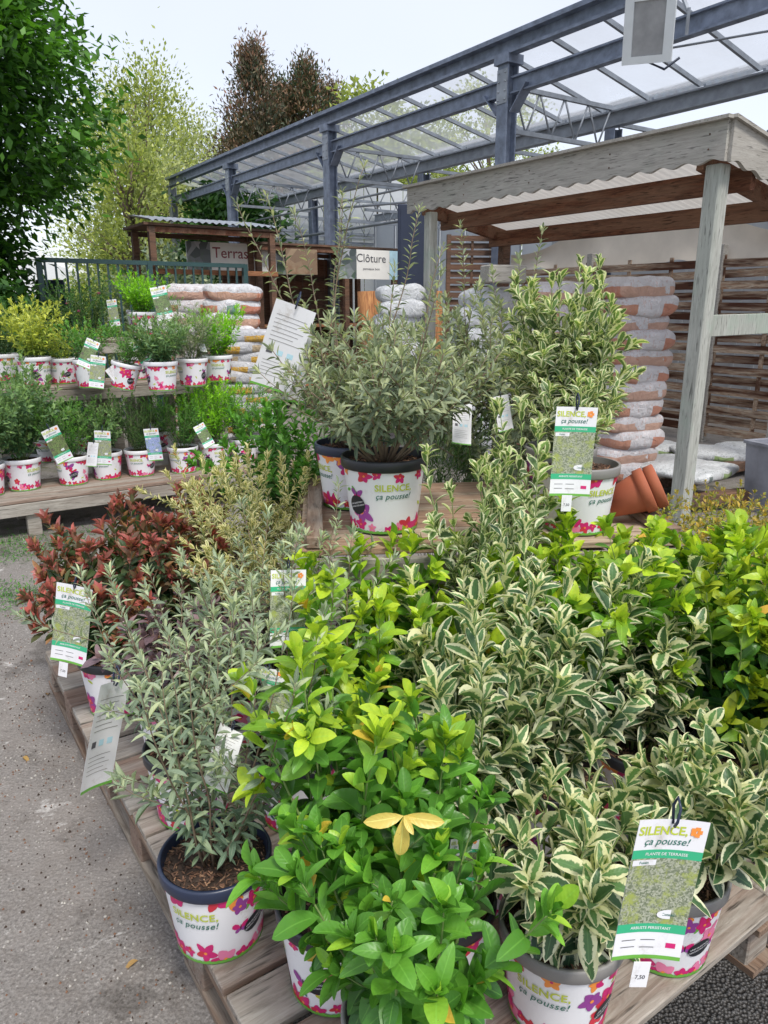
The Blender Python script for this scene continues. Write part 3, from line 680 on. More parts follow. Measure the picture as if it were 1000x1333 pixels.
# local: x = V (depth), y = U (length); roof falls with x
def rz_(x): return 2.44 - .20 * x
SL, SD = 3.25, 1.25
def scallop(b, pts_fn, L_, h_, th, n, axis):
    vs = []; fs = []
    k = int(L_ / .016)
    for i in range(k + 1):
        d = L_ * i / k; low = -.012 * math.cos(d / .19 * 2 * math.pi) - .012
        for (o, z) in ((0, h_), (0, low), (th, low), (th, h_)):
            vs.append(pts_fn(d, o, z))
    for i in range(k):
        for a_ in range(4): fs.append((i * 4 + a_, i * 4 + (a_ + 1) % 4, i * 4 + 4 + (a_ + 1) % 4, i * 4 + 4 + a_))
    fs += [(3, 2, 1, 0), (k * 4, k * 4 + 1, k * 4 + 2, k * 4 + 3)]
    b.add(vs, fs)
FH = .215
b = MB(); scallop(b, lambda d, o, z: (-.10 - o, -.12 + d, rz_(-.1) + z), SL + .2, FH, .028, 0, 0); b.build('fascia', wood('fascia_y', (.46, .44, .40), (.33, .315, .285), (.34, .32, .28), .3, axis=1, green=.12), sh)
b = MB(); scallop(b, lambda d, o, z: (-.10 + d, -.12 - o, rz_(-.1 + d) + z), SD, FH, .028, 0, 0); b.build('fascia', M['fascia'], sh)
b = MB(); b.bar((-.145, -.15, rz_(-.1) + FH + .012), (-.145, SL + .1, rz_(-.1) + FH + .012), .06, .022); b.bar((-.12, -.145, rz_(-.12) + FH + .012), (SD, -.145, rz_(SD) + FH + .012), .06, .022); b.build('cap_strip', M['fascia'], sh)
b = MB()
for y_ in (.0, .8, 1.62, 2.45, 3.2):
    for dz_ in (.06, .15): b.tube([(-.131, y_, rz_(-.1) + dz_), (-.1265, y_, rz_(-.1) + dz_)], .006, 7)
b.build('screws', M['dark_wood'], sh)
b = MB()
for (y_, z_) in ((.02, 1.62), (-.01, 2.1), (.025, .9), (0.01, 1.2), (-.02, 1.85)):
    b.tube([(-.0605, y_, z_), (-.0575, y_, z_)], .009, 8)
b = MB(); b.box((0, 0, 1.22), (.115, .115, 2.44), None, 0, .008); b.build('post', M['post_w'], sh)
b = MB(); b.box((0, SL - .15, 1.22), (.10, .10, 2.44), None, 0, .008); b.build('post', M['post_w'], sh)
b = MB(); b.box((1.0, SL - .15, rz_(1) / 2), (.10, .10, rz_(1)), None, 0, .008); b.build('post', M['dark_wood'], sh)
b = MB(); b.box((1.12, -.03, rz_(1.1) / 2), (.10, .10, rz_(1.1)), None, 0, .008); b.build('post', M['fascia'], sh)
for x_ in (.26, .93):
    b = MB(); b.bar((x_, -.1, rz_(x_) - .02), (x_, SL, rz_(x_) - .02), .05, .15, 0, .004); b.build('purlin', M['brown_beam'], sh)
for y_ in (.1, SL - .1):
    b = MB(); b.bar((-.05, y_, rz_(-.05) + .03), (SD - .15, y_, rz_(SD - .15) + .03), .05, .13, 0, .004); b.build('rafter', M['brown_beam'], sh)
t = NT('milky_corrugated_roof'); v = t.coord(); milk2 = t.bsdf(t.mix(t.noise(v, 2.2, 5), (.60, .56, .50), (.72, .71, .68)), .5, trans=.5)
b = MB(); vs = []; fs = []; k = 170
for i in range(k + 1):
    y_ = -.08 + (SL + .1) * i / k; z_ = .012 * math.cos(y_ / .076 * 2 * math.pi) + .115
    vs += [(-.07, y_, rz_(-.07) + z_), (SD - .1, y_, rz_(SD - .1) + z_)]
for i in range(k): fs.append((2 * i, 2 * i + 1, 2 * i + 3, 2 * i + 2))
b.add(vs, fs, 0, True); b.build('roof_sheet', milk2, sh)
b = MB(); b.bar((.075, .02, 1.41), (1.06, .02, 1.42), .03, .15, 0, .004); b.build('side_rail', M['post_w'], sh)

# ---------------------------------------------------------------- slatted fence panels (each panel a thing)
F0 = Vector((4.75, 7.15, 0)); rgf = random.Random(12)
for pi_, lab in enumerate(('brown stained slatted fence panel at the right end behind the dark planter', 'brown stained slatted fence panel behind the green-stained post', 'brown stained slatted fence panel half hidden by the orange sacks')):
    f = empty('slatted_fence', F0 + U * (1.84 * pi_), RZU, lab, 'fence panel', 'slatted fence panels under the tarp')
    for k in range(17):
        b = MB(); bow = rgf.uniform(-.012, .012); z_ = .16 + k * .115; xo = .018 if k % 2 else -.018
        pts = [(xo, .02 + 1.76 * i / 6, z_ + bow * math.sin(i / 6 * 3.1)) for i in range(7)]
        for p_, q_ in zip(pts, pts[1:]): b.bar(p_, (q_[0], q_[1] + .0005, q_[2]), .012, .088, 0, .0)
        b.build('slat', M['fence_y'] if 'fence_y' in M else M.setdefault('fence_y', wood('stained_fence_y', (.58, .49, .38), (.30, .17, .10), (.08, .032, .018), 1.0, axis=1)), f)
    for y_ in (.03, .6, 1.2, 1.77):
        b = MB(); b.box((0, y_, 1.08), (.02, .045, 2.02)); b.build('upright', M['fence_w'], f)
b = MB(); b.box((0, 0, 1.1), (.09, .09, 2.2), None, 0, .006); 
for k in range(4):
    o = b.build('fence_post', M['fascia']) if k == 0 else link('fence_post', o.data)
    o.location = F0 + U * (1.84 * k - .03) - V * .0; o.rotation_euler = (0, 0, RZU)
    tag(o, ['square wooden fence post at the right edge of the slatted fence', 'square wooden fence post behind the terracotta pots', 'square wooden fence post left of the leaning orange sacks', 'square wooden fence post at the far left end of the slatted fence'][k], 'fence post', 'posts of the slatted fence')
# tarp hanging above the fence
b = MB(); vs = []; fs = []; nu, nz = 90, 12; rgt = random.Random(3)
for i in range(nu + 1):
    u_ = -1.6 + 7.4 * i / nu; sag = math.sin(u_ * .75 + .9) ** 2; top = 2.78 - .52 * sag; bot = 2.02 + .035 * math.sin(u_ * 3.1) + .02 * math.sin(u_ * 11)
    for j in range(nz + 1):
        q = j / nz; vs.append(tuple(F0 + U * u_ + V * (.10 + .05 * math.sin(q * 3.1) + .010 * math.sin(u_ * 5 + q * 4)) + Vector((0, 0, bot + (top - bot) * q))))
for i in range(nu):
    for j in range(nz): a_ = i * (nz + 1) + j; fs.append((a_, a_ + 1, a_ + nz + 2, a_ + nz + 1))
b.add(vs, fs, 0, True); tag(b.build('tarp', M['tarp']), 'cream cloth tarp sagging along the top of the slatted fence', 'tarp')
# grey clad wall
w0 = uv(-3, 10.2); wl = empty('clad_wall', w0, RZU, 'pale grey ribbed metal wall behind the slatted fence and tarp', 'wall')
b = MB(); b.box((0, 6.4, 1.75), (.06, 12.8, 3.5))
for k in range(43): b.box((-.036, .15 + k * .3, 1.75), (.012, .05, 3.5))
b.build('cladding', M['wallgrey'], wl)
b = MB(); b.box((-.02, 6.4, 3.54), (.14, 12.8, .08)); b.build('cap_flashing', M['steel_l'], wl)

# ---------------------------------------------------------------- flat bags of compost, planter, beams at right
def bagmat(name, base, bands, side):
    t = NT(name); tcn = t.n('ShaderNodeTexCoord'); sp_ = t.n('ShaderNodeSeparateXYZ'); t.t.links.new(tcn.outputs['Object'], sp_.inputs[0]); oi = t.n('ShaderNodeObjectInfo')
    n = t.noise(tcn.outputs['Object'], 6, 4); x = t.math('ADD', sp_.outputs[0], t.math('MULTIPLY', t.math('SUBTRACT', n, .5), .06)); x = t.math('ADD', x, t.map(oi.outputs['Random'], 0, 1, -.03, .03))
    y = t.math('ADD', sp_.outputs[1], t.math('MULTIPLY', t.math('SUBTRACT', n, .5), .05))
    col = base
    zm = t.math('LESS_THAN', t.math('ADD', sp_.outputs[2], t.math('MULTIPLY', t.math('SUBTRACT', t.noise(tcn.outputs['Object'], 3.5, 2), .5), .09)), .012)
    for (a_, c_, cc, ax) in bands:
        s_ = x if ax == 0 else y
        m_ = t.math('MULTIPLY', t.math('GREATER_THAN', s_, a_), t.math('LESS_THAN', s_, c_)); m_ = t.math('MULTIPLY', m_, zm); col = t.mix(m_, col, cc)
    pn = t.noise(t.coord('Object', (30, 30, 14)), 2.0, 3); col = t.mix(t.math('MULTIPLY', t.math('GREATER_THAN', pn, .60), .45), col, side)
    cl = t.noise(tcn.outputs['Object'], 11, 6, .75, 1.6); return t.bsdf(col, .3, bump=cl, bs=.9, bd=.05, spec=.5)
M['bag_o'] = bagmat('bag_orange_white', (.80, .80, .82), [(-.6, -.13, (.66, .26, .17), 0), (.10, .6, (.70, .30, .18), 0), (-.10, .01, (.20, .40, .30), 0), (-.235, -.20, (.70, .42, .30), 1)], (.62, .45, .42))
M['bag_p'] = bagmat('bag_pink_white', (.82, .79, .80), [(-.6, -.10, (.68, .30, .20), 0), (.13, .6, (.68, .33, .22), 0), (-.235, -.17, (.72, .45, .34), 1)], (.66, .42, .36))
M['bag_y'] = bagmat('bag_yellow_white', (.66, .66, .68), [(.02, .24, (.78, .46, .07), 0), (-.26, -.10, (.62, .48, .30), 0), (.27, .6, (.16, .50, .16), 0)], (.5, .5, .55))
M['bag_w'] = bagmat('bag_white', (.72, .74, .76), [(-.30, -.26, (.30, .42, .40), 0)], (.55, .60, .62))
def bag_mesh(seed, lx, ly, lz, mat):
    rg = random.Random(seed); b = MB(); nu_, nv_ = 28, 12; vs = []; fs = []
    ph = [rg.uniform(0, 6) for _ in range(6)]
    for j in range(nv_ + 1):
        la = -math.pi / 2 + math.pi * j / nv_
        for i in range(nu_):
            lo = 2 * math.pi * i / nu_; se = lambda c, e: math.copysign(abs(c) ** e, c)
            cl = max(0, math.cos(la)) ** .32; x = lx / 2 * cl * se(math.cos(lo), .42); y = ly / 2 * cl * se(math.sin(lo), .42); z = lz / 2 * se(math.sin(la), .62)
            pin = 1 - .30 * (abs(x) / (lx / 2)) ** 4 ; z = z * pin + .010 * math.sin(x * 14 + ph[0]) * math.sin(y * 12 + ph[1]) + .006 * math.sin(x * 31 + ph[2] + y * 17)
            x += .012 * math.sin(y * 18 + ph[3] + z * 20); y += .010 * math.sin(x * 16 + ph[4]); vs.append((x, y, z))
    for j in range(nv_):
        for i in range(nu_): fs.append((j * nu_ + i, j * nu_ + (i + 1) % nu_, (j + 1) * nu_ + (i + 1) % nu_, (j + 1) * nu_ + i))
    b.add(vs, fs, 0, True); return b.mesh('bag', mat)
NUM = ['topmost', 'second from the top', 'third from the top', 'fourth from the top', 'fifth from the top', 'sixth from the top', 'seventh from the top', 'eighth from the top', 'ninth from the top', 'tenth from the top', 'eleventh from the top', 'twelfth from the top']
def stack(px, py, Y, n, dz, lx, ly, mat, rz, desc, group, seed, lean=0):
    ms = [bag_mesh(seed + k, lx, ly, dz * 1.36, M[mat]) for k in range(3)]; top = aty(px, py, Y); rg = random.Random(seed)
    for k in range(n):
        z_ = top.z - dz * (k + .5)
        if z_ < .08: break
        o = link('sack', ms[k % 3]); o.location = (top.x + rg.uniform(-.04, .04) + lean * (n - k) / n, top.y + rg.uniform(-.02, .02), z_); o.rotation_euler = (rg.uniform(-.03, .03), rg.uniform(-.03, .03), rz + rg.uniform(-.12, .12) + (math.pi if k % 2 else 0))
        tag(o, '%s %s' % (desc, NUM[k]), 'sack', group)
    return top
stack(245, 373, 8.4, 12, .135, .62, .42, 'bag_p', RZU * .3, 'orange and white sack in the left stack behind the bench,', 'sacks in the left stack behind the bench', 10)
stack(299, 373, 8.1, 12, .138, .60, .44, 'bag_o', RZU * .3, 'orange and green sack beside the thin rusty post,', 'sacks in the stack beside the rusty post', 20)
stack(318, 431, 7.5, 12, .098, .66, .42, 'bag_y', RZU * .3, 'yellow striped sack in the low stack,', 'sacks in the low yellow striped stack', 30)
stack(522, 374, 7.6, 9, .135, .46, .36, 'bag_w', .1, 'plain white sack in the narrow stack,', 'plain white sacks behind the olive shrub', 40)
stack(829, 364, 6.6, 12, .142, .58, .46, 'bag_p', .35, 'orange ended sack beside the slatted fence,', 'sacks in the tall stack by the fence', 50)
stack(735, 372, 6.9, 10, .165, .66, .46, 'bag_p', .25, 'orange ended sack behind the white-edged shrub,', 'sacks behind the white-edged shrub on the crate', 60)
stack(640, 378, 7.2, 10, .165, .60, .46, 'bag_w', .3, 'white sack right of the left shelter post,', 'white sacks behind the right of the olive shrub', 70)
b = MB(); b.box((0, 0, 0), (.36, .2, .15), None, 0, .01); o = b.build('wooden_box', M['fascia'], None, aty(655, 357, 6.9)); o.rotation_euler = (0, 0, .3); tag(o, 'small pale wooden box lying on top of the white sacks', 'box')
# flat white and green bags on the ground behind the post
M['bag_f'] = bagmat('bag_flat_green', (.78, .80, .80), [(-.08, .10, (.38, .52, .22), 0), (-.3, -.25, (.20, .24, .22), 0)], (.22, .26, .22))
fm = [bag_mesh(90 + k, .78, .50, .10, M['bag_f']) for k in range(3)]
for k, (x, y, z_, rz, lab) in enumerate(((868, 604, .16, .4, 'flat white and green compost bag lying left of the green-stained post'), (930, 590, .17, -.1, 'flat white and green compost bag lying right of the green-stained post'), (985, 585, .17, .25, 'flat white compost bag lying behind the dark square planter'), (850, 583, .15, .1, 'flat dark printed bag lying at the foot of the fence'), (905, 612, .26, .8, 'flat white bag on top at the foot of the post'))):
    o = link('compost_bag', fm[k % 3], None, atz(x, y, z_), (0, .02, rz)); tag(o, lab, 'bag', 'flat compost bags on the ground')
for k, (a_, c_, lab) in enumerate((((835, 632), (1000, 598), 'weathered dark beam lying in front of the flat compost bags'), ((860, 655), (1010, 640), 'short dark beam lying at the foot of the square planter'))):
    b = MB(); p_ = atz(*a_, .1); q_ = atz(*c_, .1); b.bar(p_ - p_, q_ - p_, .12, .09, 0, .006); o = b.build('timber_beam', M['dark_wood'], None, p_); tag(o, lab, 'beam', 'beams lying by the planter')
# square slate planter
pl = empty('square_planter', atz(1012, 665, 0.0), .35, 'slate grey square planter at the right edge below the fence', 'planter')
b = MB(); a_, c_, hh = .17, .20, .52
def ring4(w, z): return [(-w, -w, z), (w, -w, z), (w, w, z), (-w, w, z)]
vs = ring4(a_, 0) + ring4(c_, hh) + ring4(c_ - .03, hh) + ring4(a_ - .02, .05)
fs = [(3, 2, 1, 0), (12, 13, 14, 15)]
for r0 in (0, 4, 8):
    for k in range(4): fs.append((r0 + k, r0 + (k + 1) % 4, r0 + 4 + (k + 1) % 4, r0 + 4 + k))
b.add(vs, fs); b.build('body', M['slate'], pl)
b = MB(); b.box((0, 0, hh - .015), ((c_ + .012) * 2, .018, .05)) if False else None
for k in range(4):
    Mx = Matrix.Rotation(k * math.pi / 2, 4, 'Z'); b.box((0, -c_ + .004, hh + .008), (c_ * 2 + .014, .05, .022), Mx)
b.v = [(x, y, z + .0008 * (i // 8)) for i, (x, y, z) in enumerate(b.v)]
b.build('rim', M['slate'], pl)

# ---------------------------------------------------------------- shelving sheds at back left
def shed(A, length, depth, topz, posts, lab, rails, roofm='dark_wood', corr=False, shelves=(), board=None):
    o = empty('shelving_shed', (A.x, A.y, 0), RZU, lab, 'shed')       # local x along V, y along U
    b = MB()
    if corr:
        vs = []; fs = []; k = int(length / .02)
        for i in range(k + 1):
            x = length * i / k; z_ = topz + .012 * math.cos(x / .09 * 6.28); vs += [(x, -.1, z_ - .03), (x, depth, z_ + .10)]
        for i in range(k): fs.append((2 * i, 2 * i + 2, 2 * i + 3, 2 * i + 1))
        b.add(vs, fs); b.build('roof_sheet', M['steel_l'], o); b = MB()
    b.box((length / 2, depth / 2, topz - .07), (length + .1, depth + .1, .03)); b.build('roof', M[roofm], o)
    for y_ in (0, depth):
        b = MB(); b.bar((0, y_, topz - .13), (length, y_, topz - .13), .05, .06); b.build('beam', M['brown_beam'] if y_ == 0 else M['dark_wood'], o)
    for (x, y_) in posts:
        b = MB(); b.box((x, y_, (topz - .1) / 2), (.075, .075, topz - .1)); b.build('post', M['dark_wood'], o)
    for z_ in rails:
        b = MB(); b.box((length / 2, -.03, z_), (length, .04, .06)); b.build('rail', M['orange_wood'], o)
    for z_ in shelves:
        b = MB(); b.box((length / 2, depth / 2, z_), (length - .1, depth - .1, .03)); b.build('shelf', M['orange_wood'], o)
    if board:
        b = MB()
        for k in range(int(length / .14)): b.box((.07 + k * .14, depth + .03, topz / 2 - .08), (.13, .02, topz - .2))
        b.build('back_board', M['dark_wood'], o)
    return o
A1 = aty(190, 283, 9.6)
shed(A1, 1.72, .8, A1.z, [(.05, 0), (.05, .7), (1.66, 0), (1.66, .7)], 'small shelving shed with corrugated roof behind the sack stacks', [A1.z - .62], corr=True, shelves=(.5, 1.0))
A2 = aty(330, 309, 11.0)
shed(A2, 2.45, 1.2, A2.z, [(.06, 0), (.8, 1.1), (1.5, 0), (2.40, 0), (2.40, 1.1)], 'long low dark shelving shed left of the white sacks', [], shelves=(.35, .8, 1.25), board=True)
rgp = random.Random(5)
for k in range(10):
    x = .2 + (k % 5) * .24; z_ = (.365, .815, 1.265)[k % 3]; b = MB(); r_ = rgp.uniform(.05, .08)
    b.lathe([(0, 0), (r_ * .7, 0), (r_, r_ * 1.7), (r_ + .008, r_ * 1.7), (r_ + .008, r_ * 2), (r_ - .01, r_ * 2), (r_ * .7, .02)], 20)
    p_ = A2 + V * x + U * .4; o = b.build('clay_pot', M['terracotta'] if k % 3 else M['cream'], None, (p_.x, p_.y, z_ )); tag(o, 'small pot on a shelf of the dark shelving shed', 'pot', 'small pots on the dark shed shelves')
# sign boards
def sign(A, length, h_, z_, lab, segs, text=None, textm='redtext', tsize=.2, tx=.0):
    o = empty('sign_board', (A.x, A.y, z_), RZU, lab, 'sign')
    x = 0
    for (w, m) in segs:
        b = MB(); b.box((x + w / 2, 0, 0), (w - .004, .02, h_)); b.build('panel', M[m], o); x += w
    if text:
        for (s_, sz, xx, zz, m_) in text:
            b = MB(); vs, fs = txt(s_, sz, .005); b.add([(xx + x_, -.0125, zz + y_) for x_, y_, q in vs], fs, 0); b.build('lettering', M[textm], o)
    return o
A3 = aty(243, 334, 10.6); sign(A3, 0, .40, A3.z, 'long garden sign reading Terrasse behind the small shed', [(.34, 'ph_land'), (1.0, 'cream'), (.62, 'ph_land')], [('Terrasse', .20, .72, .06, 0), ('bois et composite', .05, .70, -.11, 0)])
A4 = aty(440, 343, 10.9); sign(A4, 0, .40, A4.z, 'white garden sign reading Clôture on the dark shed', [(.30, 'ph_land'), (.57, 'cream'), (.16, 'skyink')], [('Clôture', .16, .55, .08, 0), ('panneaux bois', .05, .55, -.06, 0)], textm='greytext')
A5 = aty(372, 340, 10.9); sign(A5, 0, .34, A5.z, 'square picture board of a wooden deck between the two signs', [(.5, 'ph_wood')])
# reed rolls and navy panel, lattice
for k, (x, lab) in enumerate(((478, 'rolled reed screen standing left of the white sacks'), (494, 'rolled reed screen leaning in the middle of the rolls'), (563, 'rolled reed screen standing behind the left shelter post'))):
    b = MB(); b.tube([(0, 0, 0), (.02, 0, 1.0), (0, 0, 1.72)], [.12, .125, .12], 16); b.tube([(0, 0, .3), (0, 0, .33)], .128, 16, 1); b.tube([(0, 0, 1.3), (0, 0, 1.33)], .128, 16, 1)
    p_ = aty(x, 400, 9.6); o = b.build('reed_roll', [M['reed'], M['dark_wood']], None, (p_.x, p_.y, 0)); tag(o, lab, 'reed roll', 'reed rolls beside the dark shed')
p_ = aty(540, 340, 10.2); b = MB(); b.box((0, 0, 1.4), (.45, .05, 2.8), None, 0, .01); b.box((0, -.03, 1.4), (.38, .012, 2.7)); o = b.build('panel', M['navy'], None, (p_.x, p_.y, 0)); tag(o, 'tall navy blue panel standing behind the left shelter post', 'panel')
p_ = aty(584, 330, 9.8); o = empty('lattice_panel', (p_.x, p_.y, 0), R(5), 'brown woven lattice panel standing behind the shelter', 'fence panel')
for k in range(12):
    b = MB(); b.box((.3, .015 * (-1) ** k, 1.42 + k * .085), (.6, .012, .065)); b.build('slat', M['dark_wood'], o)
b = MB(); b.box((.0, 0, 1.2), (.05, .06, 2.4)); b.box((.6, 0, 1.2), (.05, .06, 2.4)); b.box((.3, 0, 1.2), (.03, .02, 2.3)); b.build('frame', M['dark_wood'], o)
# green railing fence
p_ = aty(50, 338, 8.8)
o = empty('green_railing', (p_.x, p_.y, 0), RZU, 'dark green metal railing behind the potted plants on the bench', 'railing')
topz = p_.z; Ln = 2.5
b = MB(); b.box((Ln / 2, 0, topz), (Ln, .05, .05)); b.build('top_rail', M['green_metal'], o)
b = MB(); b.box((Ln / 2, 0, .25), (Ln, .04, .04)); b.build('bottom_rail', M['green_metal'], o)
for k in range(21):
    b = MB(); b.box((.06 + k * .116, 0, (topz + .25) / 2), (.022, .022, topz - .25)); b.build('baluster', M['green_metal'], o)
for k in range(3):
    b = MB(); b.box((.0 + k * 1.25, 0, topz / 2), (.06, .06, topz + .04)); b.build('post', M['green_metal'], o)
p_ = aty(66, 375, 9.4); b = MB(); b.box((0, 0, .9), (.34, .04, 1.9), None, 0, .01); b.box((0, -.026, 1.15), (.3, .01, .5), None, 1); o = b.build('display_board', [M['navy'], M['blue']], None, (p_.x, p_.y, 0)); tag(o, 'narrow blue display board behind the green railing beside the big tree', 'display board')
# white tent far left
p_ = aty(40, 398, 20); b = MB(); w_, d_, h1, h2 = 2.6, 5, 1.75, 2.9
vs = [(-w_, 0, 0), (w_, 0, 0), (w_, 0, h1), (0, 0, h2), (-w_, 0, h1), (-w_, d_, 0), (w_, d_, 0), (w_, d_, h1), (0, d_, h2), (-w_, d_, h1)]
b.add(vs, [(0, 1, 2, 3, 4), (1, 6, 7, 2), (2, 7, 8, 3), (3, 8, 9, 4), (4, 9, 5, 0)]); te = empty('tent', (p_.x, p_.y, 0), R(12), 'white marquee tent behind the green railing at far left', 'tent'); b.build('canopy', M['tent'], te)
b = MB(); 
for x in (-w_, w_): b.box((x, -.03, h1 / 2), (.08, .06, h1))
b.build('pole', M['steel_l'], te)

# ---------------------------------------------------------------- trees
def tree(name, loc, lab, cat, mat, clumps, leaf, n_per, csz, trunk, seed, flat=.6, group=None, frond=False, w=.5, down=0.0, up=0.0, tonefn=None, branches=14, trm='bark'):
    """clumps: function(rng) -> (x, y, z) local to loc, clump centres"""
    r = np.random.RandomState(seed); C_ = np.array([clumps(r) for _ in range(trunk[3])])
    o = empty(name, loc, 0, lab, cat, group)
    k = np.repeat(np.arange(len(C_)), n_per); n = len(k)
    P = C_[k] + r.normal(0, 1, (n, 3)) * np.array([csz, csz, csz * flat])
    out = P - np.array([0, 0, C_[:, 2].mean()]); out[:, 2] *= .2
    D = r.normal(0, 1, (n, 3)) * .7 + out / (np.linalg.norm(out, axis=1)[:, None] + .01) * .8; D[:, 2] += up - down
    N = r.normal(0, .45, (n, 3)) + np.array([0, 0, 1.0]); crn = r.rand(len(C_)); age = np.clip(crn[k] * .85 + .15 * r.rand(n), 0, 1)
    if tonefn is not None: age = tonefn(P, age)
    if frond:
        vs = []; fs = []; at = []
        for i in range(6):
            for s_ in (-1, 1):
                b0 = len(vs); y0 = .12 + i * .145; l_ = .36 * (1 - .08 * i); ww = .085
                for (a_, c_) in ((0, 0), (.45, ww), (1, 0), (.45, -ww)):
                    vs.append((s_ * (a_ * l_ * .86) + c_ * .35 * s_, y0 + a_ * l_ * .42 + c_, -.35 * a_ * l_ - .25 * y0 ** 2)); at.append((.4, a_))
                fs.append((b0, b0 + 1, b0 + 2, b0 + 3))
        tp = [(np.array(vs), fs, np.array(at))]
    else: tp = [(np.array([(0, 0, 0), (w / 2, .5, .08), (0, 1, -.1), (-w / 2, .5, .08)]), [(0, 1, 2, 3)], np.array([(.3, 0), (.6, .5), (.6, 1), (.6, .5)])),
                (np.array([(0, 0, 0), (w / 2, .4, -.06), (0, 1, .12), (-w / 2, .4, .1)]), [(0, 1, 2, 3)], np.array([(.3, 0), (.6, .5), (.6, 1), (.6, .5)]))]
    link('crown', scatter('crown', tp, P, D, N, leaf * (.6 + .7 * r.rand(n)), r.rand(n), age, L[mat], r.randint(0, len(tp), n)), o)
    h_, r0, r1 = trunk[:3]; b = MB(); pts = [(r.normal(0, .05) * i, r.normal(0, .05) * i, h_ * i / 6) for i in range(7)]; b.tube(pts, [r0 + (r1 - r0) * i / 6 for i in range(7)], 9)
    for i in range(branches):
        c = C_[r.randint(len(C_))]; z0 = max(h_ * .15, min(h_ * .95, c[2] * .7)); q = z0 / h_ * 6; ii = int(min(5, q)); s_ = Vector(pts[ii]).lerp(Vector(pts[ii + 1]), q - ii)
        m_ = s_.lerp(Vector(c), .5) + Vector((r.normal(0, .1), r.normal(0, .1), .15)); b.tube([s_, m_, Vector(c)], [r0 * .35, r0 * .2, r0 * .06], 6)
    b.build('trunk', M[trm], o); return o
def ellc(cx, cy, cz, rx, ry, rz, shell=.5):
    def f_(r):
        d = r.normal(0, 1, 3); d /= np.linalg.norm(d); q = (shell + (1 - shell) * r.rand()) ** .6; return (cx + d[0] * rx * q, cy + d[1] * ry * q, cz + d[2] * rz * q)
    return f_
def bigc(r):
    while True:
        z = r.uniform(.3, 7.2); rad_ = (.95 if z > 2.6 else .45) + 1.25 * math.sin(min(1, max(0, (z - .8) / 6.5)) * math.pi) ** .7 * (1 + .15 * math.sin(z * 2.3)); a = r.uniform(0, 6.28); q = r.rand() ** .4
        return (rad_ * q * math.cos(a), rad_ * q * math.sin(a), z)
def inner_dark(P, age): return np.clip(age * .55 + np.hypot(P[:, 0], P[:, 1]) / 2.3 * .5 - .12, 0, 1)  # leaf colour darker near the trunk, brighter towards the crown edge
p_ = aty(-20, 400, 8.2); tree('tree', (p_.x - 1.08, p_.y, 0), 'large bright green tree with drooping feathery fronds at left edge', 'tree', 'tree_g', bigc, .115, 130, .22, (5.8, .16, .05, 950), 5, w=.5, down=.35, tonefn=inner_dark, branches=22)
def popc(h0, h1, r_):
    def f_(r):
        z = r.uniform(h0, h1); t = (z - h0) / (h1 - h0); rr = r_ * (.35 + .65 * math.sin(min(1, t + .12) * math.pi * .92) ** .8); a = r.uniform(0, 6.28); q = r.rand() ** .6; return (rr * q * math.cos(a), rr * q * math.sin(a), z)
    return f_
for k, (x, y, Y, r_, mat, lab, nc) in enumerate(((185, 98, 24, 1.7, 'tree_y', 'tallest airy yellow-green poplar behind the big green tree', 230), (128, 130, 26, 1.9, 'tree_y', 'yellow-green poplar just right of the big tree trunk line', 200), (232, 152, 28, 1.5, 'tree_p', 'pale thin poplar right of the tallest poplar', 130), (272, 172, 31, 1.7, 'tree_p', 'sparse pale poplar nearest the conifers', 110), (158, 190, 19, 1.1, 'tree_y', 'short yellow-green tree in front of the poplars', 120), (212, 215, 22, 1.1, 'tree_p', 'small pale tree above the corrugated shed roof', 100))):
    p_ = aty(x, y, Y); tree('poplar', (p_.x, p_.y, 0), lab, 'tree', mat, popc(1.2, p_.z, r_), .125, 60, .34, (p_.z * .93, .16, .03, nc), 40 + k, flat=1.3, group='poplars beyond the railing', up=.5, branches=40)
def conc(h0, h1, r_):
    def f_(r):
        t = r.rand() ** 1.25; z = h0 + (h1 - h0) * t; rr = r_ * (1 - t) ** 1.0 * 1.35 * (.85 + .25 * math.sin(z * 3.1)); a = r.uniform(0, 6.28); q = r.rand() ** .35; return (rr * q * math.cos(a), rr * q * math.sin(a), z)
    return f_
for k, (x, y, Y, r_, mat, lab, nc) in enumerate(((328, 66, 30, 2.8, 'conif_r', 'tallest rusty brown conifer with pointed top', 520), (398, 88, 31, 2.9, 'conif', 'dark green conifer with rusty patches beside the tallest one', 420), (365, 118, 33, 2.4, 'conif', 'dark green conifer between the two taller conifers', 320), (430, 118, 32, 2.2, 'conif_r', 'rusty conifer at the right of the conifer group', 260))):
    p_ = aty(x, y, Y); tree('conifer', (p_.x, p_.y, 0), lab, 'tree', mat, conc(1, p_.z, r_ * 1.25), .17, 80, .24, (p_.z * .97, .2, .02, nc), 60 + k, flat=1.2, group='conifers above the canopy roof', w=.32, up=.45, branches=20)
for k, (x, y, Y, rr, mat, lab, nc) in enumerate(((482, 96, 27, (1.6, 1.6, 3.2), 'tree_y', 'yellow-green leafy tree right of the conifers above the gutter', 130), (552, 128, 34, (2.6, 2.6, 3.6), 'tree_y', 'pale leafy tree seen through the clear roof', 150), (300, 240, 19, (1.0, 1.0, 1.3), 'green_d', 'round dark tree seen through the end of the canopy roof', 90), (640, 100, 40, (3.5, 3.5, 4), 'tree_y', 'far hazy tree seen through the clear roof near the tall column', 120))):
    p_ = aty(x, y, Y); zc = p_.z - rr[2]; tree('tree', (p_.x, p_.y, 0), lab, 'tree', mat, ellc(0, 0, zc, *rr, .3), .2, 60, .32, (zc + rr[2] * .5, .18, .05, nc), 80 + k, branches=26)
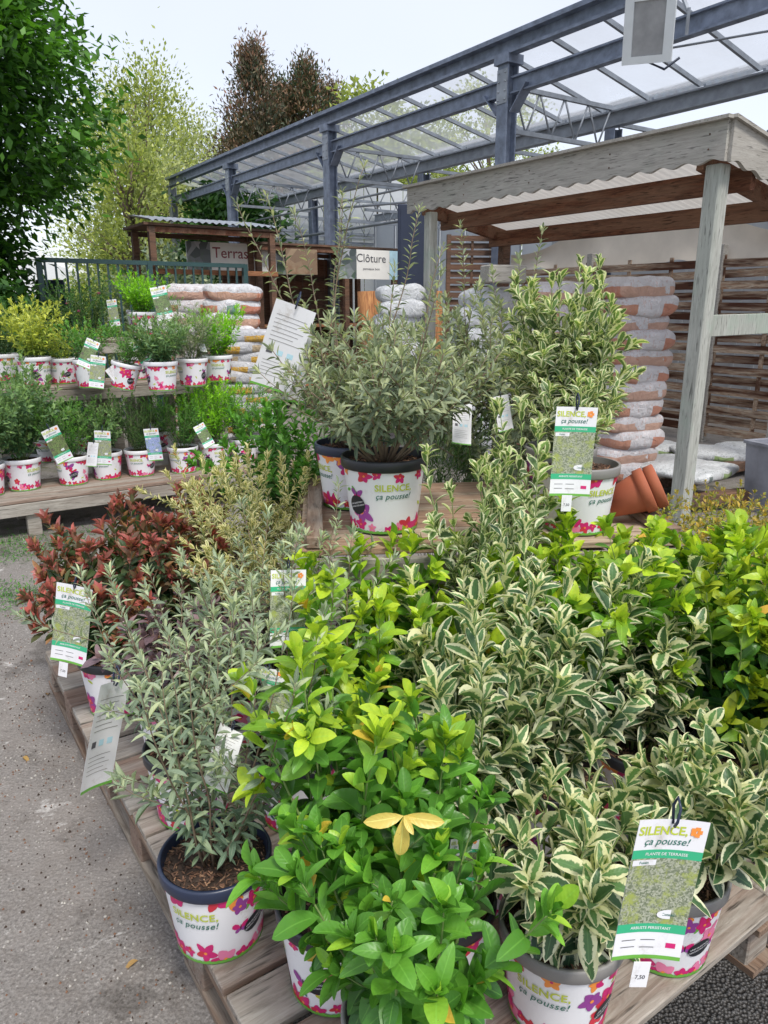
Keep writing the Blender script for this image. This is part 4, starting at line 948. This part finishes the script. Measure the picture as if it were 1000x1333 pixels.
for k, (x, y, Y, mat, lab) in enumerate(((130, 345, 15, 'tree_y', 'loose shrub beside the white tent'), (215, 318, 13.5, 'olive', 'bare brownish shrub under the corrugated shed roof'), (20, 365, 9.2, 'green_d', 'dark hedge shrub under the big tree'), (-20, 380, 7.4, 'green_d', 'dark green shrub at the left edge under the big tree'), (170, 350, 17, 'green_d', 'dark shrub behind the railing'), (300, 345, 17, 'green_d', 'dark shrub behind the sign board'), (420, 300, 24, 'green_d', 'dark shrub far behind the shelving'))):
    p_ = aty(x, y, Y); hz = p_.z; tree('shrub', (p_.x, p_.y, 0), lab, 'shrub', mat, ellc(0, 0, hz * .5, .9 * Y / 12, .8, hz * .5, .2), .11, 60, .16, (hz * .6, .04, .02, 90), 120 + k, group='shrubs beyond the railing')
# ============================================================ DISPLAY PALLETS
def pallet(loc, rz, lx, ly, top, label, group, mats=('pallet', 'pallet_g'), nb=6, seed=1):
    rg = random.Random(seed); o = empty('pallet', loc, rz, label, 'pallet', group); bw = ly / nb
    for k in range(nb):
        b = MB(); b.box((lx / 2 + rg.uniform(-.004, .004), bw * (k + .5), top - .011 + rg.uniform(-.002, .002)), (lx, bw - rg.uniform(.006, .022), .022), None, 0, .003); q = b.build('deck_board', M[mats[k % len(mats)] if rg.random() < .7 else mats[0]], o)
    for x in (.05, lx / 2, lx - .05):
        b = MB(); b.box((x, ly / 2, top - .033 - .001), (.095, ly, .021), None, 0, .002); b.build('stringer', M['pallet_y'], o)
        for y in (.07, ly / 2, ly - .07):
            b = MB(); b.box((x, y, (top - .045) / 2 + .0), (.09, .10, top - .047), None, 0, .004); b.build('block', M['pallet'], o)
        b = MB(); b.box((x, ly / 2, .012), (.095, ly + .002, .02)); b.build('skid', M['pallet_y'], o)
    return o
M['pallet_y'] = wood('weathered_pallet_y', (.38, .33, .27), (.20, .16, .12), (.18, .09, .05), .6, axis=1)
PT = .165; U0, V0 = .66, .40
pl_lab = ['pallet under the front silver shrub at the left foreground corner', 'pallet under the front white-edged shrub at the lower right', 'middle pallet along the left edge under the silver shrubs', 'middle pallet hidden under the yellow-green shrubs at right', 'far pallet under the red-tipped shrubs beside the asphalt', 'far pallet behind the crate at right']
for k in range(6):
    i, j = k // 2, k % 2; jit = random.Random(k).uniform(-.012, .012)
    p_ = uv(U0 + i * .83, V0 + j * 1.22 + jit); pallet(p_, RZU + jit, 1.2, .81, PT, pl_lab[k], 'pallets under the foreground display', seed=k + 3)
p_ = uv(U0 + .02, V0 + 2.46); pallet(p_, RZU, 1.2, .81, PT, 'dark pallet at the lower right edge of the photo', 'pallets under the foreground display', seed=11)
p_ = uv(U0 + .85, V0 + 2.47); pallet(p_, RZU, 1.2, .81, PT, 'pallet at the right edge under the bronze ground plants', 'pallets under the foreground display', seed=12)
# slatted crate stand
CZ = .86; fl_ = atz(390, 716, CZ); fr_ = atz(888, 702, CZ); ang = math.atan2(fr_.y - fl_.y, fr_.x - fl_.x); CW = (fr_ - fl_).length; CD = .82
cr_ = empty('crate_stand', (fl_.x, fl_.y, PT), ang, 'pale slatted wooden crate stand carrying the grey-green shrub', 'crate')
hz = CZ - PT; rgc = random.Random(6)
for k in range(8):
    b = MB(); b.box((CW / 2, .05 + k * .103, hz - .012), (CW - .002 if k else CW, .092, .022), None, 0, .003); b.build('top_board', M['crate'], cr_)
for k in range(6):
    z_ = hz - .07 - k * .108
    b = MB(); b.box((CW / 2, -.012, z_), (CW + .03, .02, .088), None, 0, .003); b.build('front_slat', M['pallet_g'], cr_)
    for x in (-.012, CW + .012):
        b = MB(); b.box((x, CD / 2, z_), (.02, CD, .088), None, 0, .003); b.build('side_slat', M['pallet_y'], cr_)
for x in (.04, CW / 2, CW - .04):
    for y in (.04, CD - .04): b = MB(); b.box((x, y, (hz - .03) / 2), (.06, .06, hz - .03)); b.build('corner_post', M['pallet'], cr_)
for x in (.045, CW - .03):
    b = MB(); b.box((x, CD / 2, hz + .020), (.05, CD, .036), None, 0, .003); b.build('edge_batten', M['pallet_y'], cr_)
# tiered bench
BP = atz(0, 655, .27); bn = empty('tiered_bench', (BP.x, BP.y, 0), RZU, 'weathered three-tier wooden plant bench standing on the asphalt at left', 'bench')
TI = [(-.9, 2.35, 0, .62, .27), (-.7, 1.85, .64, 1.18, .955), (.95, 2.15, 1.20, 1.72, 1.27)]
for (x0, x1, y0, y1, z_) in TI:
    n = max(4, int((y1 - y0) / .13))
    for k in range(n):
        w = (y1 - y0) / n; b = MB(); b.box(((x0 + x1) / 2, y0 + w * (k + .5), z_ - .012), (x1 - x0, w - .012, .024), None, 0, .003); b.build('top_board', M['pallet'], bn)
    b = MB(); b.box(((x0 + x1) / 2, y0 + .012, z_ - .070), (x1 - x0 - .01, .022, .085), None, 0, .003); b.build('front_board', M['pallet_g'], bn)
    xs = [x0 + .05 + (x1 - x0 - .1) * k / 3 for k in range(4)]
    for x in xs:
        for y in (y0 + .06, y1 - .06): b = MB(); b.box((x, y, (z_ - .03) / 2), (.09, .07, z_ - .03), None, 0, .004); b.build('leg', M['pallet_g'], bn)
def on_bench(px, py, t): return atz(px, py, TI[t][4])

# ============================================================ PLANTS
EUO = dict(L0=.068, node=.033, w=.54, shape='obo', fold=.26, curl=.30, stem='stem_g', sr=.004, nseg=7, el=(18, 66), tuft=5)
VAR = dict(L0=.080, node=.034, w=.47, shape='obo', fold=.28, curl=.25, stem='stem_g', sr=.0042, nseg=7, el=(22, 68), tuft=5)
SIL = dict(L0=.045, node=.021, w=.25, shape='ell', fold=.35, curl=.15, stem='stem_b', sr=.003, nseg=4, el=(12, 50), tuft=5)
OLI = dict(L0=.043, node=.016, w=.25, shape='ell', fold=.3, curl=.15, stem='stem_b', sr=.004, nseg=4, el=(-12, 48), tuft=4)
PHO = dict(L0=.062, node=.026, w=.42, shape='ell', fold=.3, curl=.2, stem='stem_b', sr=.003, nseg=4, el=(10, 60), tuft=6, per=3)
G_G = 'yellow-green shrubs at the front of the display'
potted('low deep green shrub at bottom centre with rounded leaves touching the frame edge', uv(.80, .60, PT), 'euo', group=G_G, n=18, h=.37, spread=.19, bare=.0, branch=1, rim='grey_pl', young=.72, lean=(-.03, -.02), **EUO)
potted('tall yellow-green shrub in bottom centre left with orange-tipped top leaves', uv(1.10, .62, PT), 'euo', group=G_G, n=11, h=.58, spread=.10, branch=1, rim='black', **EUO)
potted('yellow-green shrub left of the front white-edged shrub, holding the yellow faded leaf', uv(.99, .80, PT), 'euo', group=G_G, n=9, h=.48, spread=.08, branch=1, rim='black', young=.95, lean=(-.06, .03), **EUO)
G_V = 'white-edged shrubs on the foreground pallets'
fp_ = atz(732, 1196, PT + PH); potted('low white-edged shrub in grey-rimmed pot at the very front', (fp_.x, fp_.y, PT), 'var', rz=R(-120), rim='grey_pl', group=G_V, n=13, h=.27, spread=.19, branch=2, base_r=.03, bare=.2, lean=(-.02, .03), sl=0, **{**VAR, 'el': (-5, 50)})
rp_ = atz(872, 1122, PT + PH); potted('white-edged shrub behind the large care tag, pale bark showing in its pot', (rp_.x, rp_.y, PT), 'var', rz=R(-140), rim='grey_pl', group=G_V, n=9, h=.36, spread=.14, branch=3, bare=.3, lean=(-.03, .12), **VAR)
potted('white-edged shrub directly behind the front pot, leaning left', uv(1.12, 1.02, PT), 'var', group=G_V, n=12, h=.60, spread=.14, branch=1, bare=.1, hvar=.4, long=2, long_h=.10, **VAR)
potted('tallest white-edged shrub right of centre in the foreground', uv(1.14, 1.30, PT), 'var', group=G_V, n=12, h=.60, spread=.13, branch=1, bare=.1, hvar=.4, long=3, long_h=.14, **VAR)
potted('white-edged shrub between the lime shrubs and the yellow-green shrub', uv(1.38, 1.12, PT), 'var', group=G_V, n=12, h=.50, spread=.14, branch=1, bare=.12, hvar=.4, **VAR)
potted('white-edged shrub at the right of the foreground group beside the deep green shrub', uv(1.10, 1.60, PT), 'var', group=G_V, n=12, h=.52, spread=.13, branch=1, bare=.12, hvar=.4, **VAR)
potted('white-edged shrub in the second row near the crate corner', uv(1.42, 1.45, PT), 'var', group=G_V, n=10, h=.44, spread=.13, branch=1, bare=.12, long=2, long_h=.14, **VAR)
G_L = 'lime-tipped shrubs in front of the crate'
for (x, y, h_, lab, mt) in ((-.05, 1.88, .56, 'lime-tipped shrub in front of the grey-green shrub pot', 'euo_y'), (.20, 1.88, .48, 'lime-tipped shrub in front of the tall greyish white-edged shrub', 'euo_y'), (.54, 1.90, .66, 'lime-tipped shrub just below the white care tag on the crate', 'euo_y'), (.80, 1.95, .66, 'lime-tipped shrub in front of the terracotta pots', 'euo_y'), (1.04, 1.98, .62, 'lime-tipped shrub at the crate right corner', 'euo_y'),
                           (.95, 1.80, .56, 'deep green shrub at right behind the white-edged shrubs', 'euo_g'), (1.26, 1.84, .62, 'tall deep green shrub at the right edge with yellow tips', 'euo_g'), (1.18, 1.56, .60, 'deep green glossy shrub at the far right edge', 'euo_g'), (1.36, 2.15, .55, 'lime-tipped shrub at the right edge before the bronze plants', 'euo_y')):
    potted(lab, (x, y, PT), mt, group=G_L, n=11, h=h_, spread=.20, branch=3, bare=.15, **EUO)
potted('tall greyish white-edged shrub standing against the crate front', (.32, 2.01, PT), 'var_g', group=G_V, n=17, h=.93, spread=.10, branch=4, bare=.35, blen=.14, hvar=.3, **{**VAR, 'L0': .056})
G_S = 'silver-leaved shrubs at the left of the display'
sp_ = atz(280, 1108, PT + PH); potted('silver-leaved shrub in black-rimmed pot at the left foreground', (sp_.x, sp_.y, PT), 'silver', rz=R(-104), rim='dark_blue', group=G_S, n=17, h=.60, spread=.30, branch=1, lean=(-.06, .06), sl=2, **SIL)
potted('silver-leaved shrub behind the edge-on care tag', uv(1.80, .56, PT), 'silver', group=G_S, n=16, h=.54, spread=.28, branch=1, **SIL)
potted('silver-leaved shrub in front of the blue and white care tag', uv(1.62, .80, PT), 'silver', group=G_S, n=14, h=.66, spread=.24, branch=1, **SIL)
potted('thin silver-leaved shrub with long shoots before the crate left corner', uv(1.92, .98, PT), 'silver', group=G_S, n=8, h=.60, spread=.20, branch=1, long=2, long_h=.12, **SIL)
G_P = 'dark purple-leaved plants behind the silver shrubs'
PUR = dict(L0=.055, node=.028, w=.55, shape='ell', fold=.1, curl=.3, stem='stem_b', sr=.0025, nseg=4, el=(0, 45), tuft=4)
for (u_, v_, lab) in ((2.10, .62, 'low dark purple plant behind the silver shrub beside the care tag'), (2.08, .86, 'dark purple plant in the middle behind the silver shrubs'), (2.3, 1.1, 'dark purple plant in front of the cream-leaved shrub')):
    potted(lab, uv(u_, v_, PT), 'purple', group=G_P, n=12, h=.30, spread=.22, branch=2, **PUR)
G_R = 'red-tipped shrubs at the left of the display'
for (u_, v_, h_, lab) in ((2.50, .54, .34, 'red-tipped shrub at the pallet edge with a white care tag'), (2.78, .62, .46, 'red-tipped shrub at the far left nearest the bench leg'), (2.62, .88, .48, 'red-tipped shrub in the middle of the red group'), (2.96, .92, .50, 'red-tipped shrub closest to the bench front board'), (3.02, .60, .40, 'red-tipped shrub with longest reach over the asphalt')):
    potted(lab, uv(u_, v_, PT), 'phot', group=G_R, n=12, h=h_ * .88, spread=.26, branch=2, **PHO)
CRM = dict(L0=.036, node=.017, w=.42, shape='ell', fold=.25, curl=.15, stem='stem_g', sr=.0025, nseg=4, el=(15, 60), tuft=5)
cp_ = Vector((-.50, 2.66, PT)); potted('dense cream-leaved shrub standing left of the crate', cp_, 'var_s', n=18, h=.74, spread=.26, branch=5, bare=.2, blen=.3, **CRM)
potted('second cream-leaved shrub low beside the crate corner', (-.42, 2.36, PT), 'var_s', n=12, h=.50, spread=.20, branch=4, **CRM)
# on the crate
oz = CZ + .001
potted('broad grey-green olive-like shrub in black-rimmed pot on the crate', (0.0, 2.30, oz), 'olive', rz=R(-76), rim='black', sc=1.1, n=20, h=.43, spread=.34, branch=6, blen=.42, bare=.28, long=3, long_h=.22, longdir=[.2, 1.2, 2.9], base_r=.045, round_=True, sl=1, hvar=.3, **OLI)
potted('pale silver shrub with long upright shoots behind the grey-green shrub', (-.115, 2.58, oz), 'olive', rz=R(30), rim='dark_blue', sc=1.05, n=12, h=.46, spread=.24, branch=4, long=7, long_h=.46, longdir=[1.9, 1.3, 2.6, .3, 2.2, 1.6, 3.3], **OLI)
potted('grey-green shrub with twiggy shoots between the olive-like shrub and the crate tag', (.50, 3.24, PT), 'olive', sc=1.05, n=20, h=1.25, spread=.34, branch=5, bare=.4, long=2, long_h=.25, longdir=[.3, 1.3], **{**OLI, 'L0': .052, 'w': .3})
wp_ = Vector((.615, 2.28, oz)); potted('white-edged shrub on the crate behind the large care tag', wp_, 'var_g', rz=R(-60), rim='grey_pl', group=G_V, n=8, h=.30, spread=.12, branch=2, bare=.3, **{**VAR, 'L0': .05})
potted('wide white-edged shrub on the crate in front of the orange sacks', (.62, 2.56, oz), 'var_g', rz=R(-60), rim='grey_pl', group=G_V, n=18, h=.60, spread=.17, branch=5, blen=.27, bare=.12, long=2, long_h=.12, longdir=[1.8, 2.4], **{**VAR, 'L0': .06})
potted('dark needle-leaved plant standing behind the crate between its pots', (.24, 3.14, PT), 'green_d', rim='black', n=34, h=.80, spread=.22, bare=.3, branch=4, L0=.030, node=.012, w=.14, shape='lan', fold=.1, curl=.1, nseg=3, sr=.0015, tuft=4, stem='stem_g', el=(25, 65))
potted('dark green shrub with small red blooms behind the crate left corner', (-.40, 3.0, PT), 'green', n=14, h=.92, spread=.22, branch=3, bare=.4, **{**PHO, 'L0': .05})
# right ground plants
G_E = 'bronze and yellow-green plants right of the crate'
EPI = dict(L0=.036, node=.026, w=.5, shape='ell', fold=.1, curl=.15, stem='stem_b', sr=.0018, nseg=4, el=(5, 55), tuft=3, per=2)
for k, (x, y, h_, lab) in enumerate(((1.30, 2.60, .42, 'bronze-leaved plant nearest the crate right corner'), (1.62, 2.75, .40, 'bronze-leaved plant at the right edge above the lime shrub'), (1.15, 3.05, .42, 'yellow-green small-leaved plant behind the terracotta pots'), (1.50, 3.20, .44, 'yellow-green small-leaved plant in front of the green-stained post'), (1.85, 3.15, .40, 'yellow-green small-leaved plant in front of the square planter'), (1.75, 3.6, .40, 'bronze-leaved plant just before the dark beam'), (1.35, 3.7, .36, 'bronze-leaved plant left of the green-stained post'))):
    potted(lab, (x, y, PT if y < 2.8 else .12), 'epi', group=G_E, sc=.95, n=16, h=h_, spread=.24, branch=3, **EPI)
pp = pallet((.98, 2.95, 0), .1, 1.25, 1.0, .12, 'low pallet under the bronze and yellow-green plants', 'pallets under the foreground display', seed=22)

# terracotta pots leaning on the crate
def clay(seed):
    b = MB(); r = .088; b.lathe([(.0, 0), (.055, 0), (r * .93, .13), (r * .93, .132), (r + .004, .134), (r + .006, .170), (r + .002, .174), (r - .006, .172), (r - .010, .13), (.05, .012), (0, .012)], 40); return b.mesh('clay_pot', M['terracotta'])
cm = clay(1)
for k, (x, y, z_, ty, lab) in enumerate(((.800, 2.36, CZ + .056, 64, 'terracotta pot lying on its side on the crate, outer of two nested'), (.835, 2.355, CZ + .070, 64, 'terracotta pot nested inside the other on the crate'))):
    o = link('clay_pot', cm, None, (x - .06, y, z_ + (.002 if k else 0)), (0, R(ty), R(-12))); o.scale = (.8, .8, .8) if k == 0 else (.78, .78, .78); tag(o, lab, 'pot', 'terracotta pots on the crate')

# bench plants: (px, py of the pot foot, tier, material, params, label)
BK = dict(shape='ell', fold=.2, curl=.15, sr=.0022, nseg=3, stem='stem_g')
bushy = lambda L0, w, n, h, s, br=4, node=.02, **k: dict(BK, L0=L0, w=w, n=n, h=h, spread=s, branch=br, node=node, **k)
G_B1, G_B2, G_B3 = 'potted plants along the bench front tier', 'potted plants on the bench middle tier', 'potted plants on the bench top tier'
rows = [
 (-14, 648, 0, 'greyg', bushy(.04, .45, 16, .42, .22), 'sage green plant cut by the left edge on the front tier', 1.0),
 (33, 640, 0, 'greyg', bushy(.048, .42, 20, .46, .26, 4), 'wide sage green plant in the leftmost whole pot of the front tier', 1.05),
 (97, 633, 0, 'green', bushy(.026, .35, 18, .32, .20, 4, .014), 'small-leaved green plant beside the tilted tag on the front tier', .98),
 (141, 626, 0, 'greyg', bushy(.036, .5, 16, .34, .20), 'soft green plant in the text-front pot with the green photo tag', .95),
 (185, 622, 0, 'green_d', bushy(.024, .2, 24, .32, .18, 4, .012), 'dark needle-leaved plant above the pot with the lavender photo tag', .95),
 (240, 618, 0, 'green', bushy(.028, .3, 18, .34, .19, 4, .014), 'dark green plant above the partly hidden pot before the red leaves', .95),
 (280, 612, 0, 'lime', bushy(.045, .26, 20, .40, .22, 4, .018), 'vivid lime plant in the second pot from the bench right end', .95),
 (318, 606, 0, 'green', bushy(.04, .22, 20, .36, .24, 4, .016), 'feathery green plant at the right end of the front tier', .95),
 (66, 604, 0, 'greyg', bushy(.034, .4, 12, .36, .2, 3), 'sage plant in the back row behind the tilted tag', .9),
 (120, 600, 0, 'green_d', bushy(.03, .25, 14, .34, .2, 3, .014), 'dark plant in the back row of the front tier', .9),
 (212, 592, 0, 'green', bushy(.03, .3, 14, .36, .2, 3, .016), 'green plant in the back row between the tagged pots', .9),
 (262, 586, 0, 'lime', bushy(.045, .26, 16, .42, .22, 3, .02), 'lime plant in the back row of the front tier', .9),
 (48, 506, 1, 'yellow', bushy(.045, .4, 18, .42, .20, 4, .024), 'golden-leaved plant at the left of the middle tier', 1.0),
 (84, 503, 1, 'yellow', bushy(.035, .35, 12, .26, .16, 3), 'small golden plant beside the large golden one', .9),
 (120, 508, 1, 'green', bushy(.035, .35, 16, .30, .18, 4), 'green plant behind the crossed tags on the middle tier', .95),
 (160, 512, 1, 'green', bushy(.03, .3, 14, .26, .15, 4), 'green plant in the pot leaning left on the middle tier', .85),
 (178, 498, 1, 'green_d', bushy(.03, .3, 14, .28, .16, 3), 'dark green plant behind the leaning pot', .85),
 (212, 512, 1, 'greyg', bushy(.06, .26, 20, .30, .18, 3, .02), 'broad palmate green plant at the right end of the middle tier', .95),
 (252, 506, 1, 'olive', bushy(.04, .2, 18, .36, .20, 4, .014), 'grey feathery plant right of the palmate plant', .95),
 (285, 500, 1, 'lime', bushy(.05, .26, 20, .36, .19, 4, .018), 'vivid lime plant below the yellow striped sacks', .95),
 (188, 441, 2, 'lime', bushy(.045, .28, 20, .34, .17, 4, .018), 'lime plant in the big pot on the top tier', 1.0),
 (178, 428, 2, 'greyg', bushy(.06, .16, 18, .42, .20, 3, .02), 'grey spiky plant rising highest on the top tier', 1.0),
 (218, 441, 2, 'green', bushy(.03, .3, 12, .22, .12, 3), 'small green plant under the hanging tag on the top tier', .85),
 (112, 480, 1, 'green_d', bushy(.032, .4, 24, .62, .32, 4, .022, bare=.25), 'tall dark rose bush with pink blooms behind the golden plant', 1.0),
 (70, 470, 1, 'green_d', bushy(.035, .4, 18, .52, .30, 3, .024, bare=.25), 'dark bush at the back left of the middle tier', 1.0),
 (10, 500, 1, 'green_d', bushy(.035, .4, 18, .40, .26, 3, .024), 'dark bush at the far left of the middle tier', 1.0),
]
BENCH = []
for k, (x, y, t_, mt, kw, lab, sc) in enumerate(rows):
    p_ = on_bench(x, y - 4, t_); mt = mt; kw = dict(kw); kw['h'] *= 1.38 if t_ == 0 else 1.1; kw['spread'] *= 1.3; kw['n'] = int(kw['n'] * 1.15)
    tl = (0, R(-14)) if 'leaning left' in lab else (0, 0)
    kw = dict(kw)
    o = potted(lab, p_ + Vector((0, 0, .012 if tl[1] else 0)), mt, rz=R(-90 + (0 if k in (3, 4) else (k * 67) % 360)), rim='white', sc=sc * 1.02, cat='potted plant', group=(G_B1, G_B2, G_B3)[t_], tilt=tl, **kw)
    BENCH.append(o)
# blooms on the rose bush and red berries
def blooms(name, pts, r_, m, lab, parent):
    pass
b = MB(); rgb = random.Random(3)
for (x, y) in ((124, 385), (100, 408), (86, 398), (138, 402)):
    p_ = aty(x, y, BENCH[23].location.y - .12) - BENCH[23].location
    for k in range(9):
        a_ = k * 2.4; e = Euler((R(40 + rgb.uniform(-20, 30)), 0, a_)).to_matrix().to_4x4(); e.translation = p_
        b.add([(0, 0, 0), (.014, .012, .004), (0, .028, 0), (-.014, .012, .004)], [(0, 1, 2, 3)], 0, True, e)
b.build('blooms', M['pink'], BENCH[23])

# yellow faded leaf on top of the shrub
yl = atz(526, 1062, .80); P = []; D = []
for a_ in (-1.45, -.1, 1.45, 3.0, .7): P.append((0, 0, 0)); D.append((math.sin(a_) , -.35, -.95 if abs(a_) < .5 else .1 * math.cos(a_)))
lf = scatter('faded_leaf', [leaf_tpl(6, .38, 'obo', .3, .3)], P, D, [(0, -1, .5)] * 5, [.060, .066, .06, .03, .02], [.6] * 5, [1] * 5, leafmat('leaf_faded_yellow', (.50, .44, .08), (.74, .56, .16), rib=.7, a0=0, a1=1.3))
o = link('faded_leaf', lf, None, yl); tag(o, 'pale yellow faded leaf cluster lying on the yellow-green shrub', 'leaf')

# ============================================================ CARE TAGS
hang_tag('large care tag hanging before the right front pot, with white price sticker', 880, 1070, 1.20, (-4, 7, 6), 'ph_grey', 1.02, True)
hang_tag('care tag hanging on the white-edged shrub on the crate', 752, 530, 2.02, (-3, 2, 3), 'ph_grey', 1.06, True)
hang_tag('care tag hanging at the left pallet edge before the red-tipped shrub', 97, 763, 2.55, (-6, 9, -10), 'ph_grey', 1.18, True)
hang_tag('care tag seen edge-on over the asphalt by the silver shrub', 152, 888, 1.95, (4, 20, 74), 'back', 1.15)
hang_tag('large white back of a care tag tilted left of the grey-green shrub', 386, 398, 2.35, (8, 20, 8), 'back', 1.22)
hang_tag('narrow white care tag partly behind the tilted white one', 392, 432, 2.45, (4, 8, 50), 'back', 1.0)
hang_tag('blue and white care tag among the silver shoots before the crate', 376, 742, 1.95, (-14, 6, 20), 'ph_grey', .9)
hang_tag('small white care tag low in the silver shrub by the yellow-green leaves', 303, 948, 1.75, (-50, 40, 20), 'back', .62)
hang_tag('care tag lying flat behind the orange-tipped leaves', 350, 868, 2.0, (-62, 30, 40), 'ph_grey', .9)
hang_tag('care tag half hidden between the yellow-green and white-edged shrubs', 606, 1092, 1.55, (0, 4, 10), 'ph_green', .55)
bt = [(133, 561, 5.15, (0, 3, 0), 'ph_grey', 1.0, 'care tag with green photo above the text-front pot on the bench'), (196, 558, 5.35, (0, -5, -4), 'ph_blue', 1.0, 'care tag with lavender photo on the bench front tier'), (64, 558, 4.95, (0, -20, 40), 'ph_green', 1.0, 'tilted care tag between the first two whole bench pots'), (258, 553, 5.6, (-20, -28, 10), 'ph_green', .8, 'green care tag tilted over the hidden bench pot'), (122, 443, 5.7, (-10, 25, 10), 'ph_green', .9, 'upper of the two crossed care tags on the middle tier'), (128, 463, 5.6, (-5, 8, 0), 'ph_grey', 1.0, 'lower of the two crossed care tags on the middle tier'), (175, 443, 6.0, (-10, -28, 10), 'ph_green', .95, 'care tag slanting below the top tier'), (143, 478, 5.7, (0, -34, 30), 'back', .8, 'white care tag slanting over the leaning pot'), (205, 373, 6.2, (-8, -12, 10), 'ph_green', 1.15, 'care tag hanging from the lime plant on the top tier'), (145, 390, 6.2, (0, -6, 60), 'ph_grey', .9, 'care tag seen edge-on left of the top tier pot'), (262, 447, 6.0, (-60, 10, 30), 'back', .5, 'small white care tag lying behind the lime plant'), (122, 576, 5.15, (0, 12, 50), 'back', .7, 'narrow tag beside the text-front pot')]
for (x, y, d_, rot, kd, s_, lab) in bt: hang_tag(lab, x, y, d_, rot, kd, s_)
hang_tag('pale care tag behind the grey-green shrub at its right', 603, 520, 2.6, (-20, 10, 20), 'back', .7)
hang_tag('pale care tag in the twiggy shrub beside the crate tag', 652, 515, 2.6, (-10, -8, 20), 'back', .55)

# debris on the paving: soil crumbs, pebbles and dead leaves
rgd = np.random.RandomState(9); b = MB(); n = 2600
for i in range(n):
    if i < 1500:
        u_ = rgd.uniform(.3, 4.2); v_ = V0 - abs(rgd.normal(0, .22)) - .02; p_ = uv(u_, v_, .003)
    else: p_ = Vector((rgd.uniform(-2.6, -.2), rgd.uniform(.9, 5), .003))
    s_ = rgd.uniform(.0015, .005) * (1.8 if rgd.rand() < .06 else 1); a_ = rgd.uniform(0, 6.28); k = 5
    vs = [(p_.x + s_ * math.cos(a_ + q * 1.257) * rgd.uniform(.6, 1), p_.y + s_ * math.sin(a_ + q * 1.257) * rgd.uniform(.6, 1), p_.z - .002) for q in range(k)] + [(p_.x, p_.y, p_.z + s_ * .7)]
    b.add(vs, [(q, (q + 1) % k, k) for q in range(k)], int(rgd.randint(0, 3)))
tag(b.build('grit', [M['soil'], M['chip2'], plain('pebble', (.42, .40, .36), .9, var=.3, sc=50)]), kind='stuff')
lfm = leafmat('dead_leaf', (.22, .12, .05), (.40, .26, .08), rough=.8, trans=.1)
for i, (x, y, w_) in enumerate(((120, 905, 'beside the pallet edge under the left care tag'), (62, 905, 'alone on the grey paving left of the pallet'), (180, 1250, 'on the paving by the front silver pot'), (30, 985, 'near the left frame edge on the paving'))):
    p_ = atz(x, y, .006); a_ = i * 1.9
    o = link('dead_leaf', scatter('dead_leaf', [leaf_tpl(5, .45, 'ell', .4, .4)], [(0, 0, 0)], [(math.cos(a_), math.sin(a_), .05)], [(0, 0, 1)], [.035], [.5], [.3 + .2 * i], lfm), None, p_); tag(o, 'small brown dead leaf ' + w_, 'leaf', 'dead leaves on the paving')
